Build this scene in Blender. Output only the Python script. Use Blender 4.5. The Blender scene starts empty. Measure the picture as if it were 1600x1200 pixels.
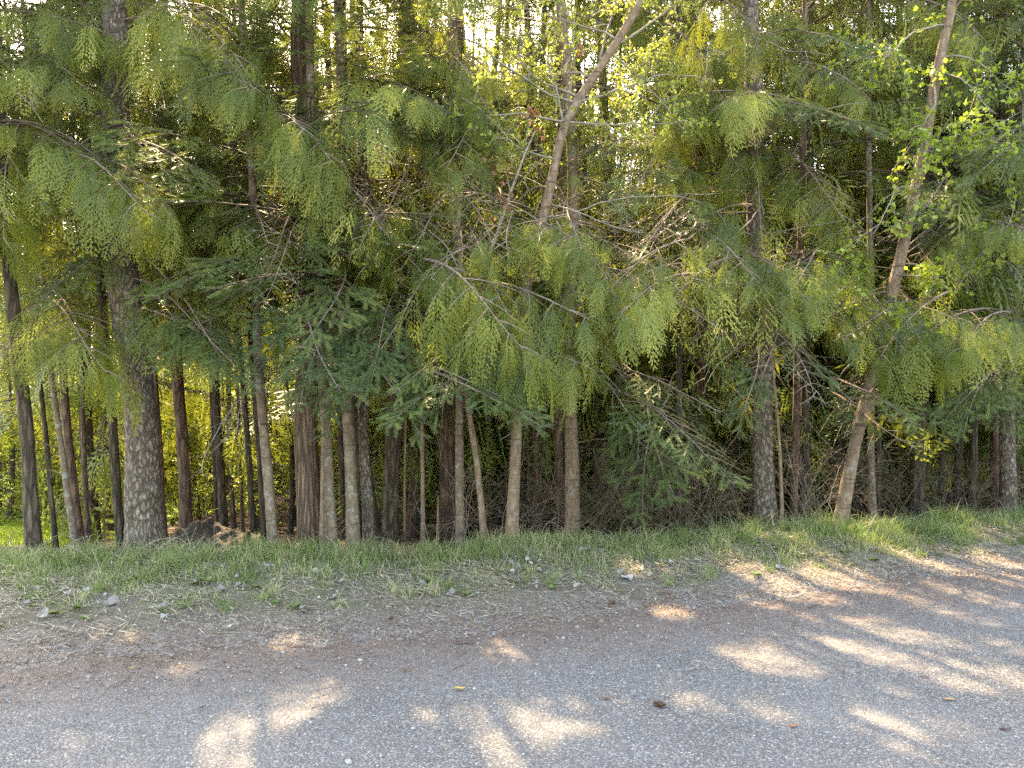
import bpy, math, random
import numpy as np
from mathutils import Vector, noise as mnoise

R = math.radians
rng = np.random.default_rng(7)
random.seed(7)
scene = bpy.context.scene
COL = scene.collection

# ------------------------------------------------------------------ camera
F_PX = 1164.0          # focal length in pixels of the 1600 px wide photograph
CAM_Z = 1.55
cam_d = bpy.data.cameras.new('camera')
cam = bpy.data.objects.new('camera', cam_d)
COL.objects.link(cam)
cam_d.sensor_width = 36.0
cam_d.lens = 36.0 * F_PX / 1600.0
cam_d.clip_start = 0.05
cam_d.clip_end = 500
cam.location = (0, 0, CAM_Z)
cam.rotation_euler = (R(90), 0, 0)
scene.camera = cam

# ------------------------------------------------------------------ light
SUN_AZ, SUN_EL = R(-20), R(44)
S = np.array([math.sin(SUN_AZ) * math.cos(SUN_EL), math.cos(SUN_AZ) * math.cos(SUN_EL), math.sin(SUN_EL)])
world = bpy.data.worlds.new('World')
scene.world = world
world.use_nodes = True
wn = world.node_tree
sky = wn.nodes.new('ShaderNodeTexSky')
sky.sky_type = 'NISHITA'
sky.sun_disc = False
sky.sun_elevation = SUN_EL
sky.sun_rotation = SUN_AZ
sky.air_density = 1.0
sky.dust_density = 2.5
bg = wn.nodes['Background']
bg.inputs['Strength'].default_value = 0.15
wn.links.new(sky.outputs[0], bg.inputs[0])
sun_d = bpy.data.lights.new('sun', 'SUN')
sun_d.energy = 2.7
sun_d.angle = R(0.9)
sun_d.color = (1.0, 0.87, 0.68)
sun = bpy.data.objects.new('sun', sun_d)
COL.objects.link(sun)
sun.rotation_euler = Vector(tuple(S)).to_track_quat('Z', 'Y').to_euler()
sun.location = (-8, 20, 25)
scene.view_settings.view_transform = 'Standard'
scene.view_settings.look = 'None'
scene.view_settings.gamma = 1
scene.view_settings.exposure = 3.74
scene.view_settings.use_white_balance = True
scene.view_settings.white_balance_temperature = 8500
scene.view_settings.white_balance_tint = 9
scene.cycles.max_bounces = 6
scene.cycles.diffuse_bounces = 4
scene.cycles.transmission_bounces = 4
scene.cycles.volume_bounces = 0
scene.cycles.use_denoising = False
scene.cycles.denoiser = 'OPENIMAGEDENOISE'
scene.cycles.denoising_input_passes = 'RGB_ALBEDO_NORMAL'
scene.cycles.denoising_prefilter = 'ACCURATE'
scene.cycles.sample_clamp_indirect = 0.3
scene.cycles.sample_clamp_direct = 1.2

# ------------------------------------------------------------------ tagging
def tag(o, label=None, cat=None, group=None, kind=None):
    if label: o['label'] = label
    if cat: o['category'] = cat
    if group: o['group'] = group
    if kind: o['kind'] = kind
    return o

def empty(name, loc):
    o = bpy.data.objects.new(name, None)
    o.empty_display_size = 0.2
    COL.objects.link(o)
    o.location = loc
    return o

# ------------------------------------------------------------------ quad soup
class Soup:
    """arrays of quads with a per-vertex tint and a per-face material index"""
    def __init__(s):
        s.V, s.F, s.T, s.M, s.n = [], [], [], [], 0
    def add(s, V, F, T, M):
        V = np.asarray(V, float).reshape(-1, 3); F = np.asarray(F, int).reshape(-1, 4)
        s.V.append(V); s.F.append(F + s.n)
        s.T.append(np.broadcast_to(np.asarray(T, float), (len(V),)))
        s.M.append(np.broadcast_to(np.asarray(M, int), (len(F),)))
        s.n += len(V)
    def arr(s):
        if not s.V:
            return np.zeros((0, 3)), np.zeros((0, 4), int), np.zeros(0), np.zeros(0, int)
        return np.concatenate(s.V), np.concatenate(s.F), np.concatenate(s.T), np.concatenate(s.M)
    def place(s, tpl, Rm, t, sc=None, dt=None):
        """copies of a template: Rm (k,3,3), t (k,3), sc (k), dt (k) tint offset"""
        V, F, T, M = tpl
        Rm = np.asarray(Rm).reshape(-1, 3, 3); t = np.asarray(t).reshape(-1, 3); k = len(t)
        if k == 0 or len(V) == 0: return
        if sc is not None: Rm = Rm * np.asarray(sc).reshape(-1, 1, 1)
        W = np.einsum('kij,nj->kni', Rm, V) + t[:, None, :]
        FF = F[None] + (np.arange(k) * len(V))[:, None, None]
        TT = np.tile(T, (k, 1))
        if dt is not None: TT = TT + np.asarray(dt).reshape(-1, 1)
        s.add(W.reshape(-1, 3), FF.reshape(-1, 4), TT.reshape(-1), np.tile(M, k))

def to_mesh(name, arrs, mats, smooth=True):
    V, F, T, M = arrs
    me = bpy.data.meshes.new(name)
    me.vertices.add(len(V)); me.vertices.foreach_set('co', V.astype(np.float32).ravel())
    me.loops.add(F.size); me.loops.foreach_set('vertex_index', F.astype(np.int32).ravel())
    me.polygons.add(len(F))
    me.polygons.foreach_set('loop_start', np.arange(0, F.size, 4, dtype=np.int32))
    me.polygons.foreach_set('material_index', M.astype(np.int32))
    me.polygons.foreach_set('use_smooth', np.full(len(F), smooth))
    a = me.attributes.new('tint', 'FLOAT', 'POINT')
    a.data.foreach_set('value', T.astype(np.float32))
    for m in mats: me.materials.append(m)
    me.update(calc_edges=True)
    return me

def link(name, me, parent=None, loc=None):
    o = bpy.data.objects.new(name, me)
    COL.objects.link(o)
    if parent is not None: o.parent = parent
    if loc is not None: o.location = loc
    return o

def build(name, soup, mats, parent=None, loc=None, smooth=True):
    return link(name, to_mesh(name, soup.arr(), mats, smooth), parent, loc)

def tube(s, P, r, sides=6, tint=0.5, mat=0, rough=0.0, seed=0.0, cap=True):
    P = np.asarray(P, float); n = len(P)
    r = np.broadcast_to(np.asarray(r, float), (n,))
    D = np.gradient(P, axis=0); D /= np.linalg.norm(D, axis=1)[:, None] + 1e-9
    up = np.array([0, 1.0, 0]) if abs(D[0][2]) > 0.7 else np.array([0, 0, 1.0])
    A = np.cross(D, up); A /= np.linalg.norm(A, axis=1)[:, None] + 1e-9
    B = np.cross(D, A)
    th = np.arange(sides) / sides * 2 * math.pi
    rr = np.repeat(r[:, None], sides, 1)
    if rough > 0:
        for i in range(n):
            for j in range(sides):
                q = Vector((math.cos(th[j]) * 2.2 + seed, math.sin(th[j]) * 2.2, P[i][2] * 1.6 + seed))
                rr[i, j] *= 1 + rough * mnoise.noise(q)
    V = P[:, None, :] + A[:, None, :] * (np.cos(th)[None, :, None] * rr[..., None]) + B[:, None, :] * (np.sin(th)[None, :, None] * rr[..., None])
    i = np.arange(n - 1)[:, None]; j = np.arange(sides)[None, :]; j2 = (j + 1) % sides
    F = np.stack([i * sides + j, (i + 1) * sides + j, (i + 1) * sides + j2, i * sides + j2], -1).reshape(-1, 4)
    s.add(V.reshape(-1, 3), F, tint, mat)

def rotz(a):
    a = np.asarray(a, float); c, s_ = np.cos(a), np.sin(a); z = np.zeros_like(a); o = np.ones_like(a)
    return np.stack([np.stack([c, -s_, z], -1), np.stack([s_, c, z], -1), np.stack([z, z, o], -1)], -2)
def roty(a):
    a = np.asarray(a, float); c, s_ = np.cos(a), np.sin(a); z = np.zeros_like(a); o = np.ones_like(a)
    return np.stack([np.stack([c, z, s_], -1), np.stack([z, o, z], -1), np.stack([-s_, z, c], -1)], -2)
def rotx(a):
    a = np.asarray(a, float); c, s_ = np.cos(a), np.sin(a); z = np.zeros_like(a); o = np.ones_like(a)
    return np.stack([np.stack([o, z, z], -1), np.stack([z, c, -s_], -1), np.stack([z, s_, c], -1)], -2)

def frame(d, roll=0.0):
    """rotation matrices whose x axis is d (k,3), y axis horizontal, then rolled about x"""
    d = np.asarray(d, float).reshape(-1, 3); d = d / (np.linalg.norm(d, axis=1)[:, None] + 1e-9)
    up = np.where(np.abs(d[:, 2:3]) > 0.96, np.array([[1.0, 0, 0]]), np.array([[0, 0, 1.0]]))
    y = np.cross(up, d); y /= np.linalg.norm(y, axis=1)[:, None] + 1e-9
    z = np.cross(d, y)
    M = np.stack([d, y, z], -1)
    return M @ rotx(np.broadcast_to(roll, (len(d),)))

# ------------------------------------------------------------------ materials
def mat_new(name):
    m = bpy.data.materials.new(name); m.use_nodes = True
    nt = m.node_tree; nt.nodes.clear()
    out = nt.nodes.new('ShaderNodeOutputMaterial')
    return m, nt, out

class N:
    """tiny node helper"""
    def __init__(s, nt): s.nt = nt
    def new(s, t, **kw):
        n = s.nt.nodes.new(t)
        for k, v in kw.items():
            if k.startswith('_'): setattr(n, k[1:], v)
            else: n.inputs[k.replace('__', ' ')].default_value = v
        return n
    def link(s, a, b): s.nt.links.new(a, b)
    def ramp(s, fac, stops):
        n = s.nt.nodes.new('ShaderNodeValToRGB')
        el = n.color_ramp.elements
        while len(el) < len(stops): el.new(0.5)
        for e, (p, c) in zip(el, stops):
            e.position = p; e.color = (*c, 1) if len(c) == 3 else c
        s.link(fac, n.inputs[0]); return n.outputs[0]
    def mix(s, fac, a, b, mode='MIX'):
        n = s.nt.nodes.new('ShaderNodeMix'); n.data_type = 'RGBA'; n.blend_type = mode
        if isinstance(fac, (int, float)): n.inputs[0].default_value = fac
        else: s.link(fac, n.inputs[0])
        for idx, v in ((6, a), (7, b)):
            if isinstance(v, tuple): n.inputs[idx].default_value = (*v, 1)
            else: s.link(v, n.inputs[idx])
        return n.outputs[2]
    def math(s, op, a, b=None, clamp=False):
        n = s.nt.nodes.new('ShaderNodeMath'); n.operation = op; n.use_clamp = clamp
        for idx, v in ((0, a), (1, b)):
            if v is None: continue
            if isinstance(v, (int, float)): n.inputs[idx].default_value = v
            else: s.link(v, n.inputs[idx])
        return n.outputs[0]
    def coords(s, scale=(1, 1, 1), kind='Object'):
        tc = s.nt.nodes.new('ShaderNodeTexCoord'); mp = s.nt.nodes.new('ShaderNodeMapping')
        mp.inputs['Scale'].default_value = scale
        s.link(tc.outputs[kind], mp.inputs[0]); return mp.outputs[0]
    def noise(s, vec, scale, detail=4, rough=0.55):
        n = s.new('ShaderNodeTexNoise', Scale=scale, Detail=detail, Roughness=rough)
        s.link(vec, n.inputs['Vector']); return n.outputs[0]
    def voro(s, vec, scale, feature='F1', out='Distance'):
        n = s.nt.nodes.new('ShaderNodeTexVoronoi'); n.feature = feature; n.inputs['Scale'].default_value = scale
        s.link(vec, n.inputs['Vector']); return n.outputs[out]

def foliage_mat(name, dark, mid, light, trans, tfac=0.35, rough=0.55, spec=0.25):
    m, nt, out = mat_new(name); h = N(nt)
    at = h.new('ShaderNodeAttribute', _attribute_name='tint')
    oi = nt.nodes.new('ShaderNodeObjectInfo')
    v = h.math('ADD', at.outputs['Fac'], h.math('MULTIPLY', h.math('SUBTRACT', oi.outputs['Random'], 0.5), 0.25), True)
    c = h.ramp(v, [(0.0, dark), (0.45, mid), (0.9, light), (1.0, (0.16, 0.085, 0.03))])
    p = h.new('ShaderNodeBsdfPrincipled', Roughness=rough)
    p.inputs['Specular IOR Level'].default_value = spec
    h.link(c, p.inputs['Base Color'])
    tr = nt.nodes.new('ShaderNodeBsdfTranslucent')
    tc = h.mix(0.6, c, trans, 'MIX')
    h.link(tc, tr.inputs[0])
    mx = nt.nodes.new('ShaderNodeMixShader'); mx.inputs[0].default_value = tfac
    h.link(p.outputs[0], mx.inputs[1]); h.link(tr.outputs[0], mx.inputs[2]); h.link(mx.outputs[0], out.inputs[0])
    return m

def bark_mat(name, c1, c2, c3, sx=(14, 14, 2.5), band=0.0, vor=0.0, bump=0.6, moss=0.0, lichen=0.0):
    m, nt, out = mat_new(name); h = N(nt)
    v = h.coords(sx)
    n1 = h.noise(v, 1.6, 8, 0.65)
    iso = h.coords((1, 1, 1))
    c = h.ramp(n1, [(0.28, c1), (0.52, c2), (0.75, c3)])
    hgt = n1
    if vor:
        wn_ = h.new('ShaderNodeTexNoise', Scale=1.1, Detail=5, Roughness=.7); h.link(v, wn_.inputs['Vector'])
        va = nt.nodes.new('ShaderNodeVectorMath'); va.operation = 'MULTIPLY_ADD'
        h.link(wn_.outputs['Color'], va.inputs[0]); va.inputs[1].default_value = (1.1, 1.1, 1.4); h.link(v, va.inputs[2])
        d = h.voro(va.outputs[0], vor, 'DISTANCE_TO_EDGE')
        crack = h.ramp(d, [(0.0, (0, 0, 0)), (0.2, (1, 1, 1))])
        c = h.mix(h.math('ADD', h.math('MULTIPLY', crack, .7), .3), tuple(x * 0.5 for x in c1), c)
        hgt = h.math('ADD', h.math('MULTIPLY', crack, 0.7), h.math('MULTIPLY', n1, 0.6))
    if band:
        vb = h.coords((2, 2, 26))
        nb = h.noise(vb, 1.0, 5, 0.6)
        bb = h.ramp(nb, [(0.36, (1, 1, 1)), (0.44, (0, 0, 0))])
        c = h.mix(h.math('MULTIPLY', bb, band), c, tuple(x * 0.4 for x in c1))
    if lichen:
        nl = h.noise(iso, 9, 5, 0.7)
        c = h.mix(h.ramp(nl, [(0.55, (0, 0, 0)), (0.63, (lichen,) * 3)]), c, (0.30, 0.31, 0.27))
    if moss:
        nm = h.noise(iso, 5, 5, 0.7)
        c = h.mix(h.ramp(nm, [(0.48, (0, 0, 0)), (0.62, (moss,) * 3)]), c, (0.07, 0.085, 0.03))
    p = h.new('ShaderNodeBsdfPrincipled', Roughness=0.85)
    p.inputs['Specular IOR Level'].default_value = 0.2
    h.link(c, p.inputs['Base Color'])
    b = h.new('ShaderNodeBump', Strength=bump, Distance=0.02)
    h.link(hgt, b.inputs['Height']); h.link(b.outputs[0], p.inputs['Normal'])
    h.link(p.outputs[0], out.inputs[0])
    return m

M_CEDAR = foliage_mat('cedar_foliage', (0.024, 0.038, 0.010), (0.086, 0.112, 0.020), (0.26, 0.27, 0.05), (0.30, 0.32, 0.03), 0.34, 0.5, 0.3)
M_FIR = foliage_mat('fir_foliage', (0.020, 0.036, 0.014), (0.058, 0.088, 0.025), (0.165, 0.195, 0.05), (0.20, 0.24, 0.03), 0.26, 0.5, 0.35)
M_SPRING = foliage_mat('spring_leaf', (0.14, 0.20, 0.03), (0.26, 0.31, 0.06), (0.42, 0.40, 0.10), (0.45, 0.50, 0.06), 0.45, 0.5, 0.3)
M_BIRCH = foliage_mat('birch_leaf', (0.10, 0.16, 0.02), (0.17, 0.24, 0.035), (0.29, 0.34, 0.06), (0.36, 0.44, 0.03), 0.45, 0.4, 0.35)
M_MAPLE = foliage_mat('maple_leaf', (0.08, 0.13, 0.02), (0.15, 0.20, 0.03), (0.26, 0.27, 0.05), (0.36, 0.40, 0.07), 0.42, 0.5, 0.3)
M_GRASS = foliage_mat('grass_blade', (0.075, 0.115, 0.032), (0.16, 0.20, 0.06), (0.42, 0.37, 0.21), (0.18, 0.30, 0.04), 0.3, 0.5, 0.3)
M_TWIG = bark_mat('grey_twig', (0.10, 0.08, 0.065), (0.20, 0.17, 0.14), (0.33, 0.30, 0.26), (20, 20, 20), bump=0.2)
M_BTWIG = bark_mat('bramble_twig', (0.09, 0.06, 0.045), (0.17, 0.125, 0.095), (0.27, 0.215, 0.17), (20, 20, 20), bump=0.2)
M_DTWIG = bark_mat('brown_twig', (0.05, 0.035, 0.025), (0.10, 0.07, 0.05), (0.17, 0.13, 0.10), (20, 20, 20), bump=0.2)
B_FIR = bark_mat('fir_bark', (0.08, 0.058, 0.043), (0.19, 0.145, 0.11), (0.33, 0.27, 0.215), (16, 16, 7.0), vor=1.6, bump=0.9, lichen=0.35)
B_CEDAR = bark_mat('cedar_bark', (0.07, 0.044, 0.029), (0.175, 0.115, 0.078), (0.31, 0.22, 0.155), (30, 30, 1.6), vor=0.9, bump=0.9)
B_DARK = bark_mat('dark_bark', (0.034, 0.024, 0.017), (0.088, 0.062, 0.045), (0.17, 0.128, 0.095), (18, 18, 3), vor=1.2, bump=0.8, moss=0.3)
B_PALE = bark_mat('pale_bark', (0.075, 0.052, 0.036), (0.165, 0.120, 0.083), (0.29, 0.225, 0.165), (16, 16, 7), band=0.85, bump=0.7, lichen=0.6, moss=.15)
B_TAN = bark_mat('tan_bark', (0.08, 0.052, 0.034), (0.17, 0.115, 0.075), (0.29, 0.21, 0.145), (18, 18, 5), band=0.7, bump=0.8, lichen=.3)
B_RED = bark_mat('red_bark', (0.06, 0.036, 0.025), (0.13, 0.08, 0.054), (0.24, 0.155, 0.105), (16, 16, 3), vor=1.0, bump=0.7)
BARK = dict(fir=B_FIR, cedar=B_CEDAR, dark=B_DARK, pale=B_PALE, tan=B_TAN, red=B_RED)

# ------------------------------------------------------------------ terrain
CX = [-30, -4.1, 0.0, 2.5, 5.4, 30]; CY = [4.8, 6.0, 6.45, 7.05, 7.85, 14.0]
EX = [-30, -6, -2.8, 0.0, 4.4, 30];  EY = [1.0, 3.55, 4.1, 4.7, 6.35, 15.5]
def crest(x): return np.interp(x, CX, CY)
def edge(x): return np.interp(x, EX, EY)
def sstep(a, b, v):
    t = np.clip((v - a) / (b - a), 0, 1); return t * t * (3 - 2 * t)
def bumps(x, y):
    return (0.018 * np.sin(x * 3.1 + 1.3 * np.sin(y * 2.3)) + 0.014 * np.sin(y * 4.7 + x * 1.9 + 2) + 0.008 * np.sin(x * 9.1 + y * 7.3))
def ground_z(x, y):
    x = np.asarray(x, float); y = np.asarray(y, float)
    e, c = edge(x), crest(x)
    c = np.maximum(c, e + 0.8)
    rise = 0.11 * sstep(0, 1, (y - e) / (c - e))
    drop = np.interp(y - c, [0, 0.3, 1.2, 3.5, 6.5, 12, 60], [0, -0.01, -0.22, -0.62, -0.98, -1.3, -1.6])
    right = sstep(2, 7, x)
    drop = drop * (1 - 0.35 * right)
    return -0.012 + rise + drop + bumps(x, y) * sstep(-0.1, 0.8, y - e) * np.where(y > c, 1.8, 1.0)

gx = np.concatenate([np.linspace(-70, -9, 40), np.linspace(-8.8, 10, 190), np.linspace(11, 70, 40)])
gy = np.concatenate([np.linspace(-30, 2, 20), np.linspace(2.2, 14, 150), np.linspace(15, 80, 50)])
GX, GY = np.meshgrid(gx, gy, indexing='ij')
GZ = ground_z(GX, GY)
nV = np.stack([GX, GY, GZ], -1).reshape(-1, 3)
ii, jj = np.meshgrid(np.arange(len(gx) - 1), np.arange(len(gy) - 1), indexing='ij')
gF = np.stack([ii * len(gy) + jj, (ii + 1) * len(gy) + jj, (ii + 1) * len(gy) + jj + 1, ii * len(gy) + jj + 1], -1).reshape(-1, 4)
gs = Soup(); gs.add(nV, gF, (GY - edge(GX)).reshape(-1), 0)

def ground_mat():
    m, nt, out = mat_new('forest_floor'); h = N(nt)
    v = h.coords()
    at = h.new('ShaderNodeAttribute', _attribute_name='tint')     # metres behind the road edge
    fine = h.noise(v, 60, 6, 0.7); big = h.noise(v, 2.2, 5, 0.6)
    soil = h.ramp(h.noise(v, 38, 9, 0.85), [(0.32, (0.045, 0.034, 0.027)), (0.5, (0.14, 0.112, 0.09)), (0.66, (0.31, 0.27, 0.225))])
    vc = h.voro(v, 70, 'F1', 'Color')
    grit = h.ramp(vc, [(0.2, (0.10, 0.085, 0.075)), (0.6, (0.21, 0.19, 0.175)), (0.95, (0.42, 0.39, 0.36))])
    gritf = h.math('MULTIPLY', h.ramp(at.outputs['Fac'], [(0.0, (1, 1, 1)), (0.75, (0, 0, 0))]), 0.8)
    c = h.mix(gritf, soil, grit)
    green = h.mix(fine, (0.06, 0.075, 0.025), (0.14, 0.15, 0.06))
    gf = h.math('MULTIPLY', h.ramp(at.outputs['Fac'], [(0.30, (0, 0, 0)), (0.95, (1, 1, 1))]), h.ramp(big, [(0.40, (0.05,) * 3), (0.62, (0.55,) * 3)]))
    c = h.mix(gf, c, green)
    # sheltered floor under the trees: brown needles and twigs
    mp = nt.nodes.new('ShaderNodeMapRange'); mp.inputs[1].default_value = 2.2; mp.inputs[2].default_value = 3.0
    h.link(at.outputs['Fac'], mp.inputs[0])
    duff = h.ramp(fine, [(0.3, (0.03, 0.02, 0.014)), (0.5, (0.075, 0.05, 0.035)), (0.7, (0.16, 0.115, 0.08))])
    c = h.mix(mp.outputs[0], c, duff)
    # mown meadow beyond the strip of trees
    mm = nt.nodes.new('ShaderNodeMapRange'); mm.inputs[1].default_value = 6.8; mm.inputs[2].default_value = 8.5
    h.link(at.outputs['Fac'], mm.inputs[0])
    tcx = nt.nodes.new('ShaderNodeSeparateXYZ'); h.link(v, tcx.inputs[0]); mx_ = nt.nodes.new('ShaderNodeMapRange'); mx_.inputs[1].default_value = -6.0; mx_.inputs[2].default_value = -6.5; h.link(tcx.outputs[0], mx_.inputs[0])
    mead = h.mix(big, (0.10, 0.17, 0.03), (0.20, 0.26, 0.05))
    c = h.mix(h.math('MULTIPLY', mm.outputs[0], mx_.outputs[0]), c, mead)
    p = h.new('ShaderNodeBsdfPrincipled', Roughness=0.95)
    p.inputs['Specular IOR Level'].default_value = 0.15
    h.link(c, p.inputs['Base Color'])
    b = h.new('ShaderNodeBump', Strength=0.8, Distance=0.015)
    h.link(fine, b.inputs['Height']); h.link(b.outputs[0], p.inputs['Normal'])
    h.link(p.outputs[0], out.inputs[0]); return m
ground = build('ground', gs, [ground_mat()])
tag(ground, 'grassy verge and brown forest floor dropping away behind the road', kind='structure')

# road: one sheet above the ground, with a crumbling edge
rs = Soup()
xs = np.concatenate([np.linspace(-69, -8, 50), np.linspace(-7.9, 9, 420), np.linspace(9.2, 69, 50)])
ts = np.concatenate([[0, 0.15, 0.3, 0.45, 0.6, 0.7, 0.8, 0.88, 0.94, 0.97, 0.985, 1.0]])
en = edge(xs) + 0.06 * np.sin(xs * 2.7) + 0.035 * np.sin(xs * 7.9 + 1) + 0.02 * np.sin(xs * 23) + 0.012 * np.sin(xs * 61 + 2)
y0 = -9.0
RX = np.repeat(xs[:, None], len(ts), 1); RY = y0 + (en[:, None] - y0) * ts[None]
RZ = 0.004 + 0.006 * np.sin(RX * 0.7) * np.sin(RY * 0.6) + 0.006 - 0.012 * (ts[None] >= 0.999)
ii, jj = np.meshgrid(np.arange(len(xs) - 1), np.arange(len(ts) - 1), indexing='ij')
k = len(ts)
rs.add(np.stack([RX, RY, RZ], -1).reshape(-1, 3), np.stack([ii * k + jj, (ii + 1) * k + jj, (ii + 1) * k + jj + 1, ii * k + jj + 1], -1).reshape(-1, 4), (RY - edge(RX)).reshape(-1), 0)
def road_mat():
    m, nt, out = mat_new('worn_asphalt'); h = N(nt)
    v = h.coords()
    w = h.noise(v, 30, 3)
    va = nt.nodes.new('ShaderNodeVectorMath'); va.operation = 'MULTIPLY_ADD'
    h.link(w, va.inputs[0]); va.inputs[1].default_value = (0.015,) * 3; h.link(v, va.inputs[2])
    cell = h.voro(va.outputs[0], 95, 'F1', 'Color'); dist = h.voro(va.outputs[0], 95, 'F1', 'Distance')
    cell2 = h.voro(va.outputs[0], 210, 'F1', 'Color')
    agg = h.ramp(cell, [(0.15, (0.07, 0.066, 0.064)), (0.5, (0.165, 0.151, 0.141)), (0.75, (0.26, 0.236, 0.218)), (0.93, (0.56, 0.515, 0.47))])
    fin = h.ramp(cell2, [(0.2, (0.06, 0.056, 0.054)), (0.6, (0.175, 0.16, 0.149)), (0.92, (0.42, 0.385, 0.35))])
    c = h.mix(0.45, agg, fin)
    tar = h.ramp(dist, [(0.30, (0, 0, 0)), (0.62, (0.7,) * 3)])
    c = h.mix(tar, c, (0.042, 0.039, 0.038))
    big = h.noise(v, 0.9, 6, 0.65)
    c = h.mix(h.ramp(big, [(0.35, (0.0,) * 3), (0.7, (0.28,) * 3)]), c, (0.23, 0.215, 0.205))
    ck = nt.nodes.new('ShaderNodeVectorMath'); ck.operation = 'MULTIPLY_ADD'
    w2 = h.new('ShaderNodeTexNoise', Scale=3.0, Detail=6, Roughness=.7); h.link(v, w2.inputs['Vector']); h.link(w2.outputs['Color'], ck.inputs[0]); ck.inputs[1].default_value = (.7,) * 3; h.link(v, ck.inputs[2])
    cd = h.voro(ck.outputs[0], 0.9, 'DISTANCE_TO_EDGE')
    cm = h.math('MULTIPLY', h.ramp(cd, [(0.0, (1, 1, 1)), (0.006, (0, 0, 0))]), h.ramp(h.noise(v, .8, 3), [(.5, (0, 0, 0)), (.6, (.8,) * 3)]))
    c = h.mix(cm, c, (.03, .027, .025))
    st = h.noise(v, 2.6, 7, .75)
    c = h.mix(h.ramp(st, [(.52, (0, 0, 0)), (.72, (.35,) * 3)]), c, (.12, .10, .085))
    # needles and dirt blown against the edge
    at = h.new('ShaderNodeAttribute', _attribute_name='tint')
    nd = h.noise(v, 5, 6, 0.75)
    e = h.math('ADD', at.outputs['Fac'], h.math('MULTIPLY', nd, 1.3))
    mp = nt.nodes.new('ShaderNodeMapRange'); mp.inputs[1].default_value = -0.25; mp.inputs[2].default_value = 0.75
    h.link(e, mp.inputs[0])
    vf = h.noise(v, 120, 4, 0.8)
    dirt = h.ramp(vf, [(0.35, (0.07, 0.048, 0.036)), (0.5, (0.16, 0.115, 0.088)), (0.66, (0.32, 0.26, 0.21))])
    c = h.mix(h.math('MULTIPLY', mp.outputs[0], 0.8), c, dirt)
    p = h.new('ShaderNodeBsdfPrincipled', Roughness=0.88)
    p.inputs['Specular IOR Level'].default_value = 0.3
    h.link(c, p.inputs['Base Color'])
    hg = h.math('SUBTRACT', h.math('MULTIPLY', cell, 0.5), dist)
    b = h.new('ShaderNodeBump', Strength=0.9, Distance=0.006)
    h.link(hg, b.inputs['Height']); h.link(b.outputs[0], p.inputs['Normal'])
    h.link(p.outputs[0], out.inputs[0]); return m
tag(build('road', rs, [road_mat()]), 'worn grey asphalt road with pale stone chips', kind='structure')

# ------------------------------------------------------------------ helpers: photo pixel + depth -> place
def W(px, py, d): return np.array([(px - 800) / F_PX * d, d, CAM_Z - (py - 600) / F_PX * d])
def on_ground(px, py):
    d = 3.0
    for _ in range(60):
        x = (px - 800) / F_PX * d
        z = max(float(ground_z(x, d)), 0.005 if d < edge(x) else -9)
        d = d + 0.6 * ((CAM_Z - z) * F_PX / max(py - 600, 1) - d)
    return np.array([(px - 800) / F_PX * d, d, z])

# gaps in the canopy that let the sun down to the road: places on the ground (centre, half sizes, turn)
LIGHT = [(430, 1112, 95, 34, -22), (365, 1172, 60, 44, -30), (500, 1082, 55, 20, 0), (800, 1150, 92, 42, 0), (690, 1120, 45, 16, 0), (905, 1142, 50, 14, 10),
         (803, 1012, 28, 14, 10), (832, 1030, 18, 7, 0), (285, 1050, 38, 11, -5), (185, 993, 40, 9, 0), (1050, 960, 36, 12, 5), (550, 1075, 26, 9, 0),
         (1210, 905, 80, 15, 8), (1330, 905, 85, 20, 10), (1440, 878, 130, 14, 8), (1530, 930, 95, 15, 13), (1355, 985, 120, 14, 12), (1470, 1003, 60, 8, 12),
         (1570, 1015, 70, 13, 14), (1430, 1035, 120, 15, 13), (1545, 1082, 85, 14, 13), (1210, 1045, 70, 13, 10), (1120, 1105, 70, 14, 5), (1200, 1125, 50, 10, 8),
         (1520, 1155, 65, 12, 15), (1350, 838, 70, 14, 0), (1250, 930, 90, 12, 10), (1400, 925, 90, 12, 12), (1500, 960, 90, 12, 14), (1580, 905, 60, 12, 12), (1560, 850, 60, 8, 5), (1470, 1130, 60, 10, 14), (1300, 1010, 50, 9, 12), (1010, 903, 45, 7, 0), (1240, 870, 60, 6, 5), (1580, 880, 60, 7, 8), (1400, 1090, 40, 8, 12)]
# boughs, leaves and trunks that catch the sun: photo pixel, depth, radius of the shaft of light
SHAFT = [(900, 450, 6.2, .38), (1000, 500, 6.2, .40), (1085, 470, 6.4, .38), (1110, 520, 6.6, .25), (590, 350, 6.1, .30), (620, 400, 6.2, .25), (790, 500, 5.8, .35), (720, 440, 6.0, .22), (230, 300, 5.9, .32), (310, 100, 6.2, .3),
         (490, 200, 6.2, .28), (1475, 100, 7.0, .45), (1440, 290, 7.3, .25), (1460, 450, 7.2, .3), (1330, 505, 7.0, .3), (1380, 520, 7.2, .25), (1040, 640, 6.6, .22), (690, 600, 5.8, .2), (1240, 450, 7.0, .28), (820, 120, 6.5, .5),
         (700, 60, 6.6, .4), (960, 150, 6.5, .4), (560, 60, 7.0, .5), (1000, 30, 6.6, .4), (1540, 540, 7.2, .3), (440, 540, 6.2, .2), (650, 200, 7.5, .4), (1120, 90, 7.4, .35), (600, 150, 9.0, .5), (480, 640, 10.5, .6),
         (640, 320, 9.5, .5), (1280, 180, 7.2, .3), (1060, 280, 7.2, .35), (860, 250, 6.8, .2), (1390, 450, 7.7, .15), (60, 450, 6.6, .3), (380, 620, 9.5, .5), (1240, 620, 8.5, .2), (1420, 700, 11, .4), (1300, 720, 10, .3)]
SHP = np.array([W(a_, b_, d_) for a_, b_, d_, _ in SHAFT]); SHR = np.array([q[3] for q in SHAFT])
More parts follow.
